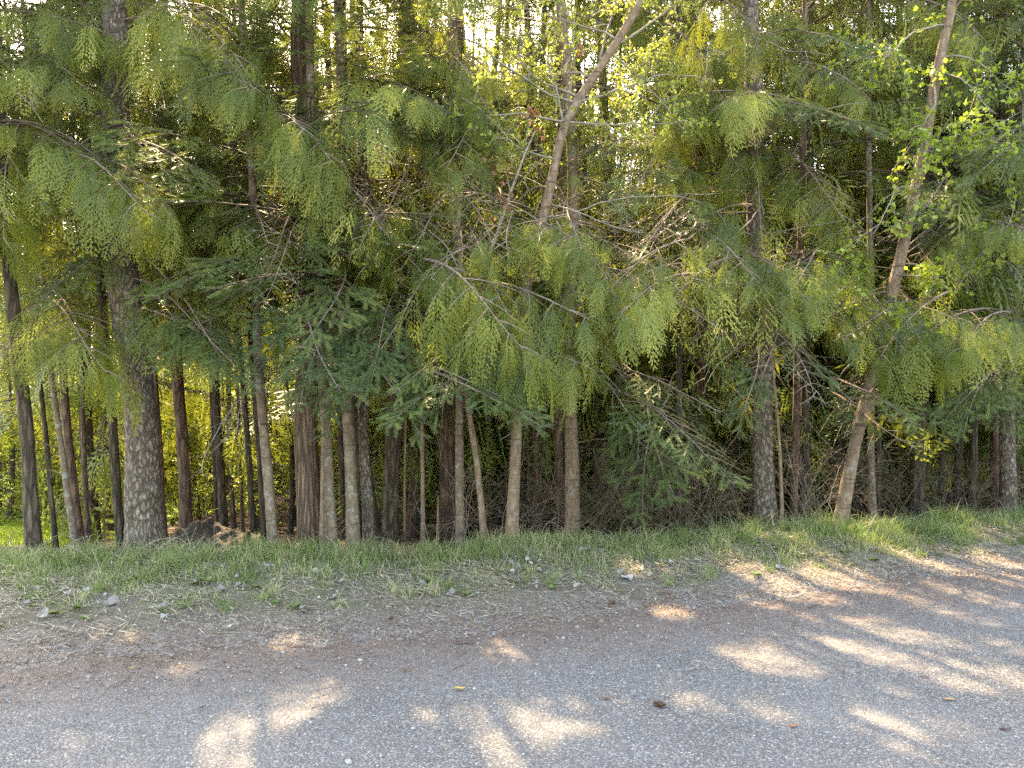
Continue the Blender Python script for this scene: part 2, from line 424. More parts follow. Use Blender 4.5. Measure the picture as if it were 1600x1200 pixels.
def lit_mask(P):
    """True where the ray from P away from the sun lands inside a light spot"""
    G = P - S[None] * (P[:, 2:3] / S[2])
    y = np.maximum(G[:, 1], 0.5)
    px = 800 + G[:, 0] / y * F_PX; py = 600 + CAM_Z / y * F_PX
    jit = rng.uniform(0.6, 1.5, len(P))
    m = np.zeros(len(P), bool)
    for cx, cy, a, b, t in LIGHT:
        a, b = a * 1.15, b * 1.2
        c, s_ = math.cos(R(t)), math.sin(R(t))
        u = ((px - cx) * c + (py - cy) * s_) / a; v = (-(px - cx) * s_ + (py - cy) * c) / b
        m |= (u * u + v * v) < jit
    jr = np.sqrt(jit)
    for q, rr in zip(SHP, SHR):
        rel = P - q[None]; t = rel @ S
        m |= (t > .75) & (((rel - t[:, None] * S[None]) ** 2).sum(1) < (rr * jr) ** 2)
    # the bright meadow seen between the trunks at the left
    m |= (G[:, 1] > 9.2) & (G[:, 1] < 17) & (G[:, 0] < -3.5) & (G[:, 0] > -15) & (rng.random(len(P)) < .93)
    return m
def carve(arrs, base, zmin=1.2, frac=.98, wood=True):
    V, F, T, M = arrs
    if len(F) == 0: return arrs
    C = V[F].mean(1) + np.asarray(base)[None]
    k = ~(((M == 0) | ((C[:, 2] > 3.8) & wood)) & lit_mask(C) & (C[:, 2] > zmin) & ((rng.random(len(C)) < frac) | (C[:, 2] > 4.5)))
    F = F[k]; M = M[k]
    used = np.unique(F); mp = np.zeros(len(V), int); mp[used] = np.arange(len(used))
    return V[used], mp[F], T[used], M

# ------------------------------------------------------------------ foliage templates
def diamonds(base, d, nrm, L, Wd, at=0.45):
    """k diamond quads: base (k,3), unit direction d, width direction nrm"""
    d = d / (np.linalg.norm(d, axis=1)[:, None] + 1e-9); nrm = nrm / (np.linalg.norm(nrm, axis=1)[:, None] + 1e-9)
    L = np.broadcast_to(L, (len(base),))[:, None]; Wd = np.broadcast_to(Wd, (len(base),))[:, None]
    a = base; b = base + d * L * at + nrm * Wd / 2; c = base + d * L; e = base + d * L * at - nrm * Wd / 2
    V = np.stack([a, b, c, e], 1).reshape(-1, 3)
    F = np.arange(len(V)).reshape(-1, 4)
    return V, F

def cedar_spray(r, lod):
    """flat drooping fern-like spray, 0.42 m"""
    s = Soup(); L = 0.42
    n = {0: 12, 1: 10, 2: 4}[lod]
    t = np.linspace(0.04, 1, n)
    X = lambda t: 0.20 * L * 2.0 * (1 - np.exp(-1.6 * t)); Z = lambda t: -L * 0.85 * t ** 1.45
    for side in (-1, 1):
        for i, ti in enumerate(t):
            ti = min(1, ti + r.uniform(-.02, .02))
            base = np.array([X(ti), 0, Z(ti)])
            tan = np.array([X(ti + .02) - X(ti), 0, Z(ti + .02) - Z(ti)]); tan /= np.linalg.norm(tan)
            ll = 0.15 * (1 - ti) ** 0.75 * (0.55 + 0.9 * min(ti * 3, 1)) + 0.028
            ll *= r.uniform(0.8, 1.15)
            ang = R(38 + r.uniform(-6, 6))
            d = tan * math.cos(ang) + np.array([0, side, 0]) * math.sin(ang) + np.array([r.uniform(-.12, .12), 0, -0.12])
            d /= np.linalg.norm(d)
            wv = np.cross(d, np.array([0.9, 0, 0.35])); wv = np.cross(d, np.cross(d, np.array([0, 1.0, 0]) + tan))
            if lod == 0:
                m = max(2, int(ll / 0.022)); q = (np.arange(m) + .5) / m
                B = base + d * (q * ll)[:, None]
                sgn = np.where(np.arange(m) % 2 == 0, 1, -1)
                pr = np.cross(d, np.array([1.0, 0, 0.5])); pr /= np.linalg.norm(pr)
                dd = d[None] * 0.8 + pr[None] * sgn[:, None] * 0.62
                V, F = diamonds(B, dd, np.cross(dd, np.cross(d, pr)), 0.025 * (1.1 - 0.5 * q), 0.009)
                s.add(V, F, 0.26 + r.uniform(-.07, .07) + 0.42 * ti + .1 * float(np.mean(q)), 0)
                V, F = diamonds(base[None], d[None], pr[None], ll * 1.08, 0.007)
                s.add(V, F, 0.45 + 0.2 * ti, 0)
            elif lod == 1:
                pr = np.cross(d, np.array([1.0, 0, 0.5])); pr /= np.linalg.norm(pr)
                q = np.array([.12, .55]); B = base + d * (q * ll)[:, None]; sgn = np.array([1, -1])
                dd = d[None] * .9 + pr[None] * sgn[:, None] * .45
                V, F = diamonds(B, dd, np.cross(dd, np.cross(d, pr)), ll * .62, .017); s.add(V, F, 0.36 + 0.28 * ti, 0)
            else:
                pr = np.cross(d, np.array([1.0, 0, 0.5]))
                V, F = diamonds(base[None], d[None], pr[None], ll * (1.15 if lod == 1 else 1.7), {1: 0.022, 2: 0.045}[lod])
                s.add(V, F, 0.42 + 0.2 * ti, 0)
    return s.arr()

def needle_twig(r, lod):
    """0.11 m of fir twig with needles to both sides and on top"""
    s = Soup(); n = {0: 8, 1: 3, 2: 1}[lod]; L = 0.11
    if lod == 2:
        V, F = diamonds(np.zeros((1, 3)), np.array([[1., 0, 0]]), np.array([[0, 1., 0]]), 0.16, 0.06); s.add(V, F, .5, 0); return s.arr()
    q = (np.arange(n) + .5) / n * L
    nl = 0.027 if lod == 0 else 0.036; nw = 0.0062 if lod == 0 else 0.013
    for k_, (sy, sz) in enumerate(((1, 0.12), (-1, 0.12), (0.5, 0.75), (-0.5, 0.6))):
        if lod == 1 and k_ > 2: continue
        B = np.stack([q + r.uniform(-.004, .004, n), np.zeros(n), np.zeros(n)], -1)
        d = np.stack([np.full(n, 0.75), sy + r.uniform(-.15, .15, n), sz + r.uniform(-.15, .15, n)], -1)
        wv = np.cross(d, np.array([[0, -sz, sy]]))
        V, F = diamonds(B, d, wv, nl * r.uniform(.85, 1.1, n), nw)
        s.add(V, F, 0.42, 0)
    V, F = diamonds(np.array([[0, 0, 0.]]), np.array([[1., 0, 0]]), np.array([[0, 1., 0.2]]), L * 1.25, 0.006 if lod == 0 else 0.014)
    s.add(V, F, 0.6, 0)
    return s.arr()

def cedar_bough(seed, lod):
    r = np.random.default_rng(seed); s = Soup(); L = 1.5
    sp = [cedar_spray(r, lod) for _ in range(3)]
    ax = lambda t: np.stack([L * t, 0.10 * np.sin(t * 3 + seed) * t, 0.06 * np.sin(t * 2.5) - 0.42 * t ** 2 + 0.12 * t ** 4], -1)
    t = np.linspace(0, 1, 9)
    if lod < 2: tube(s, ax(t), 0.011 * (1 - t) + 0.0025, 4, 0.5, 1)
    pos, dirs = [], []
    ns = {0: 10, 1: 8, 2: 7}[lod]
    for i in range(ns):
        ti = 0.14 + 0.84 * i / (ns - 1); side = 1 if i % 2 else -1
        b = ax(np.array(ti)); ang = side * R(r.uniform(38, 66)); ll = (0.52 * (1 - ti) + 0.16) * r.uniform(.8, 1.2)
        d = np.array([math.cos(ang), math.sin(ang), r.uniform(-.3, .02)])
        q = np.linspace(0, 1, 5)
        P = b[None] + d[None] * (q * ll)[:, None] + np.array([0, 0, -0.22]) * (q ** 2 * ll)[:, None]
        if lod < 2: tube(s, P, 0.005 * (1 - q) + 0.0018, 3, 0.5, 1)
        m = {0: 3, 1: 2, 2: 2}[lod]
        for j in range(m):
            qq = (j + 0.9) / m
            pos.append(b + d * qq * ll + np.array([0, 0, -0.22]) * qq ** 2 * ll)
            a2 = ang * 0.75 + r.uniform(-.8, .8); dirs.append(a2)
    m = {0: 6, 1: 6, 2: 4}[lod]
    for j in range(m):
        ti = 0.25 + 0.75 * (j + 1) / m
        pos.append(ax(np.array(ti))); dirs.append(r.uniform(-.9, .9))
    pos = np.array(pos); dirs = np.array(dirs); k_ = len(pos)
    Rm = rotz(dirs) @ roty(r.uniform(-.1, .45, k_)) @ rotx(r.uniform(-.25, .25, k_))
    sc = r.uniform(0.55, 1.2, k_) * {0: 1, 1: 1.15, 2: 1.2}[lod]
    pick = r.integers(0, 3, k_); dt = r.normal(0, .15, k_) - .02
    for q in range(3):
        mk = pick == q; s.place(sp[q], Rm[mk], pos[mk], sc[mk], dt[mk])
    return s.arr()

def fir_bough(seed, lod):
    r = np.random.default_rng(seed + 50); s = Soup(); L = 1.45
    tw = needle_twig(r, lod)
    droop = r.uniform(0.12, 0.3)
    ax = lambda t: np.stack([L * t, 0.06 * np.sin(t * 4 + seed), 0.10 * t - droop * t ** 2], -1)
    t = np.linspace(0, 1, 8)
    if lod < 2: tube(s, ax(t), 0.010 * (1 - t) + 0.0022, 4, 0.4, 1)
    pos, D, tn = [], [], []
    step = {0: 0.095, 1: 0.11, 2: 0.2}[lod]
    def shoot(b, d, ll, tt, lvl):
        n = max(1, int(ll / step)); last = b.copy(); dd = d / np.linalg.norm(d)
        for j in range(n):
            if not (lvl == 1 and j == 0 and tt < .5): pos.append(last.copy()); D.append(dd.copy()); tn.append(0.08 if j == n - 1 else 0.0)
            last = last + dd * ll / n
            dd = dd + np.array([0, 0, -0.07]) + r.normal(0, .03, 3); dd /= np.linalg.norm(dd)
            if lvl == 1 and j < n - 1 and lod < 2:
                for sd in (-1, 1):
                    if r.random() < 0.72:
                        px_ = np.cross(np.array([0, 0, 1.]), dd)
                        sd_ = dd * 0.72 + px_ * sd * 0.72 + np.array([0, 0, -.12 + r.normal(0, .1)])
                        shoot(last, sd_, min(0.20, (ll - j * ll / n) * 0.6) * r.uniform(.7, 1.1), tt, 2)
    ns = {0: 8, 1: 7, 2: 6}[lod]
    for i in range(ns):
        ti = 0.16 + 0.8 * i / (ns - 1)
        for side in (-1, 1):
            if r.random() < 0.1: continue
            b = ax(np.array(ti + r.uniform(-.02, .02))); ll = (0.55 * (1 - ti) ** .8 + 0.12) * r.uniform(.75, 1.2)
            ang = side * R(r.uniform(42, 62))
            d = np.array([math.cos(ang), math.sin(ang), r.uniform(-.25, .12)])
            if lod == 0:
                q = np.linspace(0, 1, 4); tube(s, b[None] + d[None] * (q * ll)[:, None] + np.array([0, 0, -.2]) * (q * q * ll)[:, None], .0028 * (1 - q) + .001, 3, .4, 1)
            shoot(b, d, ll, ti, 1)
    shoot(ax(np.array(0.75)), np.array([1., 0, -.15]), 0.42, 1, 1)
    pos, D = np.array(pos), np.array(D); k_ = len(pos)
    s.place(tw, frame(D, r.uniform(-.5, .5, k_)), pos, r.uniform(.9, 1.15, k_), np.array(tn) * 2 + r.normal(0, .07, k_))
    return s.arr()

BOUGH = {}
for lod in (0, 1, 2):
    BOUGH['cedar', lod] = [cedar_bough(11 + i, lod) for i in range(6)]
    BOUGH['fir', lod] = [fir_bough(31 + i, lod) for i in range(6)]
print('bough faces', {k_: len(v[0][1]) for k_, v in BOUGH.items()})

def leaf_tpl(big=False, lobed=False):
    s = Soup()
    if lobed:
        # maple-like: five blades fanned from the stalk
        for a, l in ((0, 1.0), (45, .85), (-45, .85), (95, .55), (-95, .55)):
            d = np.array([[math.cos(R(a)), math.sin(R(a)), -0.15 * abs(a) / 90]])
            V, F = diamonds(np.zeros((1, 3)), d, np.cross(d, np.array([[0, 0, 1.]])), l, 0.5); s.add(V, F, .5, 0)
        return s.arr()
    P = np.array([[0, 0, 0], [0.32, 0.42, 0.12], [0.62, 0.30, 0.08], [1, 0, -.1], [0.45, 0, 0], [0.62, -0.30, 0.08], [0.32, -0.42, 0.12]])
    s.add(P, [[0, 4, 2, 1], [4, 3, 2, 4], [0, 6, 5, 4], [4, 5, 3, 4]][:1] + [[0, 6, 5, 4], [4, 3, 2, 2], [4, 5, 3, 3]][:1], .5, 0)
    s.add(P[[4, 3, 2]].repeat([1, 1, 2], axis=0) * 1.0, [[0, 1, 2, 3]], .5, 0)
    s.add(P[[4, 5, 3]].repeat([1, 1, 2], axis=0) * 1.0, [[0, 1, 2, 3]], .5, 0)
    return s.arr()
LEAF = leaf_tpl(); MAPLE = leaf_tpl(lobed=True)
def simple_leaf():
    s = Soup(); V = np.array([[0, 0, 0], [.45, .38, .1], [1, 0, 0], [.45, 0, -.04], [.45, -.38, .1]])
    s.add(V, [[0, 3, 2, 1], [0, 4, 2, 3]], .5, 0); return s.arr()
LEAF = simple_leaf()

def wander(r, P0, d, L, n, jit, bias=(0, 0, 0)):
    P = [np.array(P0, float)]; d = np.array(d, float); d /= np.linalg.norm(d)
    for _ in range(n):
        d = d + r.normal(0, jit, 3) + np.array(bias); d /= np.linalg.norm(d)
        P.append(P[-1] + d * L / n)
    return np.array(P)

def leafy(s, r, P0, d, L, r0, tpl, lsize, per=5, sub=4, gap=0.16, mat_leaf=0, mat_wood=1, bias=(0, 0, 0.0), clump=5, tint=0.0, lvl=0, jit=.16):
    """a branch with side twigs, leaves in clumps along them"""
    n = max(4, int(L / 0.12)); P = wander(r, P0, d, L, n, jit, bias)
    tube(s, P, np.linspace(r0, max(r0 * .25, .0016), n + 1), 5 if lvl == 0 else 3, .5, mat_wood)
    pos, D = [], []
    start = 0.25 if lvl == 0 else 0.15
    for q in np.arange(start * L, L, gap):
        i = min(n - 1, int(q / L * n)); b = P[i] + (P[i + 1] - P[i]) * (q / L * n - i)
        if lvl > 0 or r.random() < .4:
            pos.append(b); D.append(P[i + 1] - P[i])
    if lvl > 0: pos.append(P[-1]); D.append(P[-1] - P[-2])
    if pos:
        pos = np.array(pos).repeat(clump, 0); D = np.array(D).repeat(clump, 0); D /= np.linalg.norm(D, axis=1)[:, None]
        k_ = len(pos); keep = r.random(k_) < .85; pos, D = pos[keep], D[keep]; k_ = len(pos)
        dd = D * .5 + r.normal(0, .6, (k_, 3)) + np.array([0, 0, .1])
        s.place(tpl, frame(dd, r.uniform(-1.2, 1.2, k_)), pos + r.normal(0, .006, (k_, 3)), lsize * r.uniform(.5, 1.2, k_), tint + r.normal(0, .14, k_))
    if lvl < 2:
        for j in range(sub):
            i = int(r.integers(int(n * .2), n)); dv = P[i] - P[i - 1]; dv /= np.linalg.norm(dv)
            sd = r.normal(0, 1, 3); sd -= dv * sd.dot(dv); sd /= np.linalg.norm(sd)
            leafy(s, r, P[i], dv * .6 + sd * .8, L * r.uniform(.28, .5), r0 * .45, tpl, lsize, per, max(1, sub - 2), gap, mat_leaf, mat_wood, bias, clump, tint, lvl + 1, jit)

def bare(s, r, P0, d, L, r0, sub=5, bias=(0, 0, -.02), lvl=0, jit=.12, mat=0):
    n = max(4, int(L / 0.1)); P = wander(r, P0, d, L, n, jit, bias)
    tube(s, P, np.linspace(r0, max(r0 * .25, .0012), n + 1), 5 if lvl == 0 else 3, .5, mat)
    if lvl < 2:
        for j in range(sub):
            i = int(r.integers(max(1, int(n * .25)), n)); dv = P[i] - P[i - 1]; dv /= np.linalg.norm(dv)
            sd = r.normal(0, 1, 3); sd -= dv * sd.dot(dv); sd /= np.linalg.norm(sd)
            bare(s, r, P[i], dv * .8 + sd * .7, L * r.uniform(.2, .45), r0 * .5, max(1, sub - 2), bias, lvl + 1, jit, mat)
    return P

# ------------------------------------------------------------------ trees
TREES = []
def top_vis(d): return CAM_Z + 640 / F_PX * d     # height of the frame's top edge at that depth

def make_tree(name, label, pix, depth, wpx, bark, H=13.0, crown=None, zlo=2.4, dens=1.0, Lmax=1.5, skip_front=False,
              dd=0.0, group=None, cat='tree', front_only=False, tilt=0.0, lowgap=None, stubs=0, flare=1.25, seed=None, maxz=None):
    """pix: [(px, py) ...] from the base upward; depth in metres; wpx trunk width at the base in photo pixels"""
    seed = seed if seed is not None else len(TREES) + 100
    r = np.random.default_rng(seed)
    pts = [W(px, py, depth + dd * i) for i, (px, py) in enumerate(pix)]
    base = pts[0].copy(); base[2] = float(ground_z(base[0], base[1])) - 0.04
    pts[0] = base.copy()
    # carry the trunk on to its full height
    a, b = pts[-2], pts[-1]
    if b[2] < H:
        dirn = (b - a) / (b[2] - a[2])
        dirn[:2] = np.clip(dirn[:2], -0.12, 0.12)
        n_ = 4
        for i in range(1, n_ + 1):
            f = i / n_
            pts.append(b + dirn * (H - b[2]) * f * np.array([1 - .4 * f, 1 - .4 * f, 1]))
    pts = np.array(pts)
    zz = np.concatenate([np.arange(0, .6, .1), np.arange(.6, top_vis(depth) + 1, .14 if wpx > 14 else .25), np.linspace(top_vis(depth) + 1.3, H, 8)]) + base[2]
    zz = zz[zz <= H + .01]
    ax = np.stack([np.interp(zz, pts[:, 2], pts[:, 0]), np.interp(zz, pts[:, 2], pts[:, 1]), zz], -1)
    for _ in range(2): ax[1:-1, :2] = (ax[:-2, :2] + ax[1:-1, :2] * 2 + ax[2:, :2]) / 4
    r0 = wpx / F_PX * depth / 2
    wob = r0 * 0.25
    ax[:, 0] += wob * np.sin(zz * 1.7 + seed) * np.minimum(zz - base[2], 1); ax[:, 1] += wob * np.cos(zz * 1.3 + seed)
    hgt = zz - base[2]
    rad = r0 * (1 - 0.86 * np.clip(hgt / (H - base[2]), 0, 1) ** 1.1) * (1 + (flare - 1) * 1.7 * np.exp(-hgt / 0.22))
    root = empty(name, tuple(base))
    tag(root, label, cat, group)
    s = Soup(); sides = 18 if wpx > 24 else (12 if wpx > 11 else 8)
    tube(s, ax - base, rad, sides, .5, 0, rough=.14 if wpx > 11 else .1, seed=seed)
    for q in range(stubs):       # short dead stubs on the lower trunk
        zq = r.uniform(0.5, 3.0); i = int(np.argmin(abs(hgt - zq))); an = r.uniform(0, 6.28)
        d = np.array([math.cos(an), math.sin(an), r.uniform(-.2, .3)])
        L = r.uniform(.04, .5) * (1 if r.random() < .5 else .4)
        P = wander(r, ax[i] - base + d * rad[i] * .7, d, L, 4, .12, (0, 0, -.03))
        tube(s, P, np.linspace(.006, .002, 5), 4, .5, 0)
    build('trunk', s, [BARK[bark]], root)
    info = dict(root=root, base=base, ax=ax, rad=rad, H=H, depth=depth, name=name)
    TREES.append(info)
    if crown:
        cs = crown_soup(r, ax, base, H, depth, crown, zlo, dens, Lmax, skip_front, front_only, lowgap)
        arrs = carve(cs.arr(), base)
        link('crown', to_mesh('crown', arrs, [M_CEDAR if crown == 'cedar' else M_FIR, M_DTWIG]), root)
    return info

def crown_soup(r, ax, base, H, depth, kind, zlo, dens, Lmax, skip_front=False, front_only=False, lowgap=None, lodf=None):
    cs = Soup(); tv = top_vis(depth)
    items = {}
    z = zlo; az = r.uniform(0, 6.28)
    step = (0.105 if kind == 'cedar' else 0.115) / dens
    while z < H - 0.25:
        f = (z - zlo) / (H - zlo)
        az += 2.4 + r.normal(0, .25)
        Lb = (Lmax * (1 - f) ** 0.65 + 0.25) * r.uniform(.65, 1.15)
        a = az % (2 * math.pi)
        front = math.cos(a + math.pi / 2)       # 1 = towards the camera (-y)
        skip = False
        if z < tv + .8:
            if skip_front and front > .25: skip = True
            if front_only and front < -.3: skip = True
            if front < -.2 and depth < 9 and r.random() < .35: skip = True
            if lowgap and r.random() < lowgap * max(0, 1 - (z - zlo) / 1.5): skip = True
        if not skip:
            lod = lodf(z) if lodf else (2 if z > tv + 0.75 else (0 if depth < 9.0 else 1))
            i = int(np.argmin(abs(ax[:, 2] - z)))
            pitch = (R(-14) + R(34) * f if kind == 'cedar' else R(-6) + R(24) * f) + r.normal(0, .12)
            items.setdefault((lod, int(r.integers(0, 6))), []).append((ax[i] - base + np.array([0, 0, z - ax[i][2]]), a, pitch, Lb / 1.5, r.normal(0, .05)))
        z += step * r.uniform(.7, 1.3) * (1.6 if z > tv + .75 else 1.0)
    for (lod, q), L in items.items():
        pos = np.array([x[0] for x in L]); a = np.array([x[1] for x in L]); p = np.array([x[2] for x in L])
        cs.place(BOUGH[kind, lod][q], (rotz(a) @ roty(-p) @ rotx(r.uniform(-.25, .25, len(L)))) * np.stack([np.ones(len(L)), r.choice([-1, 1], len(L)) * r.uniform(.65, 1.25, len(L)), r.uniform(.75, 1.3, len(L))], -1)[:, None, :], pos, np.array([x[3] for x in L]), np.array([x[4] for x in L]))
    return cs

T = make_tree
G1 = 'trees of the front row along the verge'
# left group
T('conifer_tree', 'leaning dark brown trunk nearest the left edge of the photo, standing in dry grass', [(53, 882), (40, 700), (25, 520), (8, 300)], 6.45, 21, 'dark', 13, 'cedar', 2.9, .8, 1.3, group=G1)
T('pole_tree', 'thin grey pole trunk just right of the leftmost dark brown trunk', [(88, 872), (72, 690), (55, 520), (40, 380)], 7.6, 8, 'dark', 9, 'fir', 4.0, .6, .8)
T('pole_tree', 'slim pale grey trunk leaning left, bowed, in front of the peeling brown trunk', [(120, 870), (97, 700), (76, 540), (66, 420)], 7.2, 10, 'pale', 10, 'fir', 3.8, .6, .9, stubs=8)
T('conifer_tree', 'brown trunk with orange peeling bark behind the slim pale bowed trunk', [(129, 866), (112, 720), (100, 590), (92, 400)], 8.2, 13, 'red', 12, 'cedar', 3.4, .8, 1.2, stubs=5)
T('pole_tree', 'thin straight brown pole halfway between the peeling trunk and the thick scaly trunk', [(139, 862), (132, 700), (127, 560)], 8.6, 8, 'red', 9, 'fir', 4.2, .5, .8)
T('conifer_tree', 'dark slender trunk leaning left just beside the thick scaly trunk', [(192, 868), (178, 700), (163, 530)], 7.3, 14, 'dark', 12, 'cedar', 3.1, .8, 1.3, stubs=6)
big_fir = T('fir_tree', 'thickest trunk in the left part, grey scaly fir bark', [(226, 872), (215, 700), (203, 530), (190, 300), (175, 90)], 6.9, 51, 'fir', 16, 'fir', 2.6, .9, 1.9, skip_front=True, flare=1.2, stubs=6)
T('pole_tree', 'thin reddish pole close behind the right side of the thick scaly trunk', [(258, 840), (251, 740), (243, 600)], 9.0, 9, 'red', 10, 'fir', 3.8, .5, .9)
T('conifer_tree', 'medium brown trunk rising behind the left end of the dirt mound', [(291, 835), (285, 700), (279, 560)], 8.8, 19, 'red', 13, 'cedar', 3.0, .8, 1.5, stubs=5)
T('pole_tree', 'thin dark pole left of the twin trunk behind the dirt mound', [(339, 835), (336, 720), (331, 590)], 10.2, 8, 'dark', 11, 'fir', 3.5, .6, 1.0)
T('conifer_tree', 'dark brown trunk behind the middle of the dirt mound', [(351, 838), (346, 720), (337, 600)], 9.4, 13, 'dark', 12, 'cedar', 3.2, .7, 1.3)
T('pole_tree', 'short reddish trunk seen low down over the right end of the dirt mound', [(366, 838), (362, 760), (356, 600)], 11.5, 9, 'red', 11, 'fir', 3.3, .7, 1.1)
T('pole_tree', 'very thin brown pole right of the dirt mound', [(381, 852), (377, 760), (370, 600)], 10.0, 6, 'red', 9, 'fir', 3.6, .5, .8)
T('pole_tree', 'slim dark pole between the dirt mound and the pale trunk with bare twigs', [(398, 858), (391, 760), (382, 640)], 9.0, 10, 'dark', 10, 'fir', 3.4, .6, 1.0, stubs=5)
T('conifer_tree', 'dark trunk tight against the left side of the pale trunk with bare twigs', [(414, 862), (408, 760), (400, 640)], 8.3, 11, 'dark', 11, 'cedar', 3.2, .7, 1.1)
pale_left = T('fir_tree', 'pale banded trunk leaning left with bare grey twigs at eye level', [(428, 862), (418, 720), (405, 560), (398, 420)], 7.0, 16, 'pale', 12, 'fir', 2.5, 1.0, 1.3)
big_cedar = T('cedar_tree', 'thick straight trunk with stringy reddish cedar bark, left of centre', [(485, 868), (484, 720), (483, 560), (478, 330), (474, 0)], 7.2, 37, 'cedar', 17, 'cedar', 2.7, .9, 1.8, skip_front=True, flare=1.15)
T('pole_tree', 'short thin dead pole touching the right side of the thick cedar trunk', [(502, 864), (504, 760), (505, 700)], 6.9, 7, 'tan', 3.2)
T('fir_tree', 'pale ringed trunk immediately right of the thick cedar trunk', [(519, 868), (512, 720), (503, 600), (497, 450)], 7.0, 18, 'pale', 13, 'fir', 2.4, 1.0, 1.3)
T('pole_tree', 'dark narrow trunk behind the gap of the two pale ringed trunks', [(537, 862), (533, 740), (528, 600)], 9.0, 10, 'dark', 12, 'cedar', 3.0, .7, 1.3)
T('fir_tree', 'second pale ringed trunk right of the thick cedar trunk, widest and straightest of its pair', [(551, 868), (546, 720), (540, 600), (532, 250)], 7.0, 19, 'pale', 13, 'fir', 2.3, 1.0, 1.3)
T('conifer_tree', 'dark trunk close behind the right side of the second pale ringed trunk', [(562, 860), (559, 720), (555, 600)], 8.8, 12, 'dark', 12, 'fir', 2.9, .7, 1.2)
T('conifer_tree', 'grey mottled trunk with lichen between the ringed pair and the wide dark trunk', [(577, 866), (572, 740), (568, 600), (566, 300)], 7.3, 17, 'fir', 12, 'cedar', 3.0, .7, 1.3)
T('pole_tree', 'dark thin pole leaning left, crossing behind the wide dark trunk', [(594, 858), (582, 760), (566, 640), (556, 560)], 8.6, 9, 'dark', 10, 'fir', 3.4, .6, 1.0)
T('conifer_tree', 'wide dark brown trunk left of centre, widening towards the ground', [(611, 864), (613, 740), (616, 620), (622, 300), (628, 60)], 8.0, 25, 'dark', 15, 'cedar', 3.2, .9, 1.6, flare=1.2)
T('pole_tree', 'very thin grey sapling just right of the wide dark trunk', [(632, 862), (632, 740), (633, 640)], 8.0, 5, 'tan', 6)
T('conifer_tree', 'dim dark trunk behind the thin tan sapling', [(649, 852), (651, 740), (653, 600)], 9.6, 14, 'dark', 12, 'fir', 3.0, .8, 1.3)
T('pole_tree', 'thin tan sapling with smooth bark left of the brown background trunk', [(661, 848), (660, 740), (660, 640)], 7.4, 7, 'tan', 6.0)
T('dead_stub', 'short broken grey stub standing low beside the thin tan sapling', [(684, 850), (684, 800), (685, 770)], 7.5, 6, 'tan', .55, cat='stump')
T('conifer_tree', 'broad dark brown trunk in deep shade behind the pale knotty trunk', [(700, 846), (703, 740), (705, 600), (706, 300)], 9.4, 28, 'red', 14, 'fir', 3.0, .9, 1.6)
T('fir_tree', 'pale knotty trunk left of the crooked tan stem', [(720, 852), (719, 740), (717, 620), (712, 450)], 7.3, 14, 'pale', 8, 'fir', 2.2, 1.0, 1.2)
T('crooked_tree', 'crooked tan stem bending left halfway up, between two straight pale trunks', [(758, 842), (748, 730), (738, 680), (727, 650), (724, 560)], 6.9, 11, 'tan', 6, flare=1.1)
birch = T('deciduous_tree', 'pale smooth trunk at centre that forks high up and leans right into the sky gap', [(799, 846), (803, 720), (809, 600), (822, 450), (858, 310), (880, 190), (925, 120), (965, 60), (1010, -10)], 6.75, 19, 'tan', 11, flare=1.1)
t34 = T('fir_tree', 'brown ringed trunk standing in the bare brush right of centre', [(894, 832), (892, 740), (890, 620), (895, 300), (880, 40)], 7.6, 22, 'tan', 15, 'cedar', 2.5, 1.0, 1.5, skip_front=True, stubs=10)
T('conifer_tree', 'dark red trunk in deep shade just left of the brown ringed trunk', [(872, 828), (873, 740), (874, 600)], 9.0, 14, 'red', 13, 'cedar', 3.0, .8, 1.5)
T('conifer_tree', 'dark trunk hardly visible in the deep shade left of the bare brush', [(838, 830), (840, 740), (842, 600)], 9.5, 15, 'red', 13, 'fir', 2.9, .8, 1.5)
T('pole_tree', 'thin grey trunk behind the low drooping fir bough', [(1063, 812), (1062, 700), (1061, 560)], 8.4, 10, 'dark', 10, 'cedar', 2.7, .8, 1.3)
t36 = T('fir_tree', 'thick brown rough trunk right of centre, lower part whiskered with dead twigs', [(1198, 815), (1193, 700), (1189, 600), (1187, 430), (1180, 300), (1170, 0)], 8.0, 31, 'fir', 17, 'fir', 2.5, .9, 1.6, skip_front=True, stubs=40)
T('pole_tree', 'thin bare sapling between the thick rough trunk and the brown twin trunk', [(1223, 805), (1219, 700), (1213, 640), (1205, 560)], 7.6, 6, 'tan', 4.5)
T('conifer_tree', 'slim brown trunk, left one of the pair left of the leaning trunk', [(1239, 806), (1241, 720), (1245, 600), (1250, 400)], 8.4, 12, 'red', 12, 'cedar', 2.7, .8, 1.4, skip_front=True, stubs=8)
T('conifer_tree', 'shaded trunk, right one of the pair left of the leaning trunk', [(1256, 804), (1257, 720), (1259, 600)], 9.2, 14, 'dark', 13, 'cedar', 2.7, .8, 1.5)
lean = T('leaning_tree', 'leaning deciduous trunk with cracked tan bark and bright green leaves at the right', [(1308, 806), (1330, 720), (1352, 640), (1372, 550), (1402, 420), (1422, 330), (1442, 240), (1470, 90), (1492, -10)], 7.5, 20, 'tan', 13, flare=1.15)
T('conifer_tree', 'slim brown trunk standing upright just right of the leaning trunk', [(1362, 808), (1362, 720), (1361, 600)], 8.6, 12, 'pale', 11, 'fir', 2.5, .8, 1.2, skip_front=True, stubs=8)
T('conifer_tree', 'black looking trunk with low arching limbs right of the leaning trunk', [(1433, 800), (1436, 720), (1440, 600)], 9.4, 22, 'dark', 13, 'cedar', 2.4, .9, 1.7)
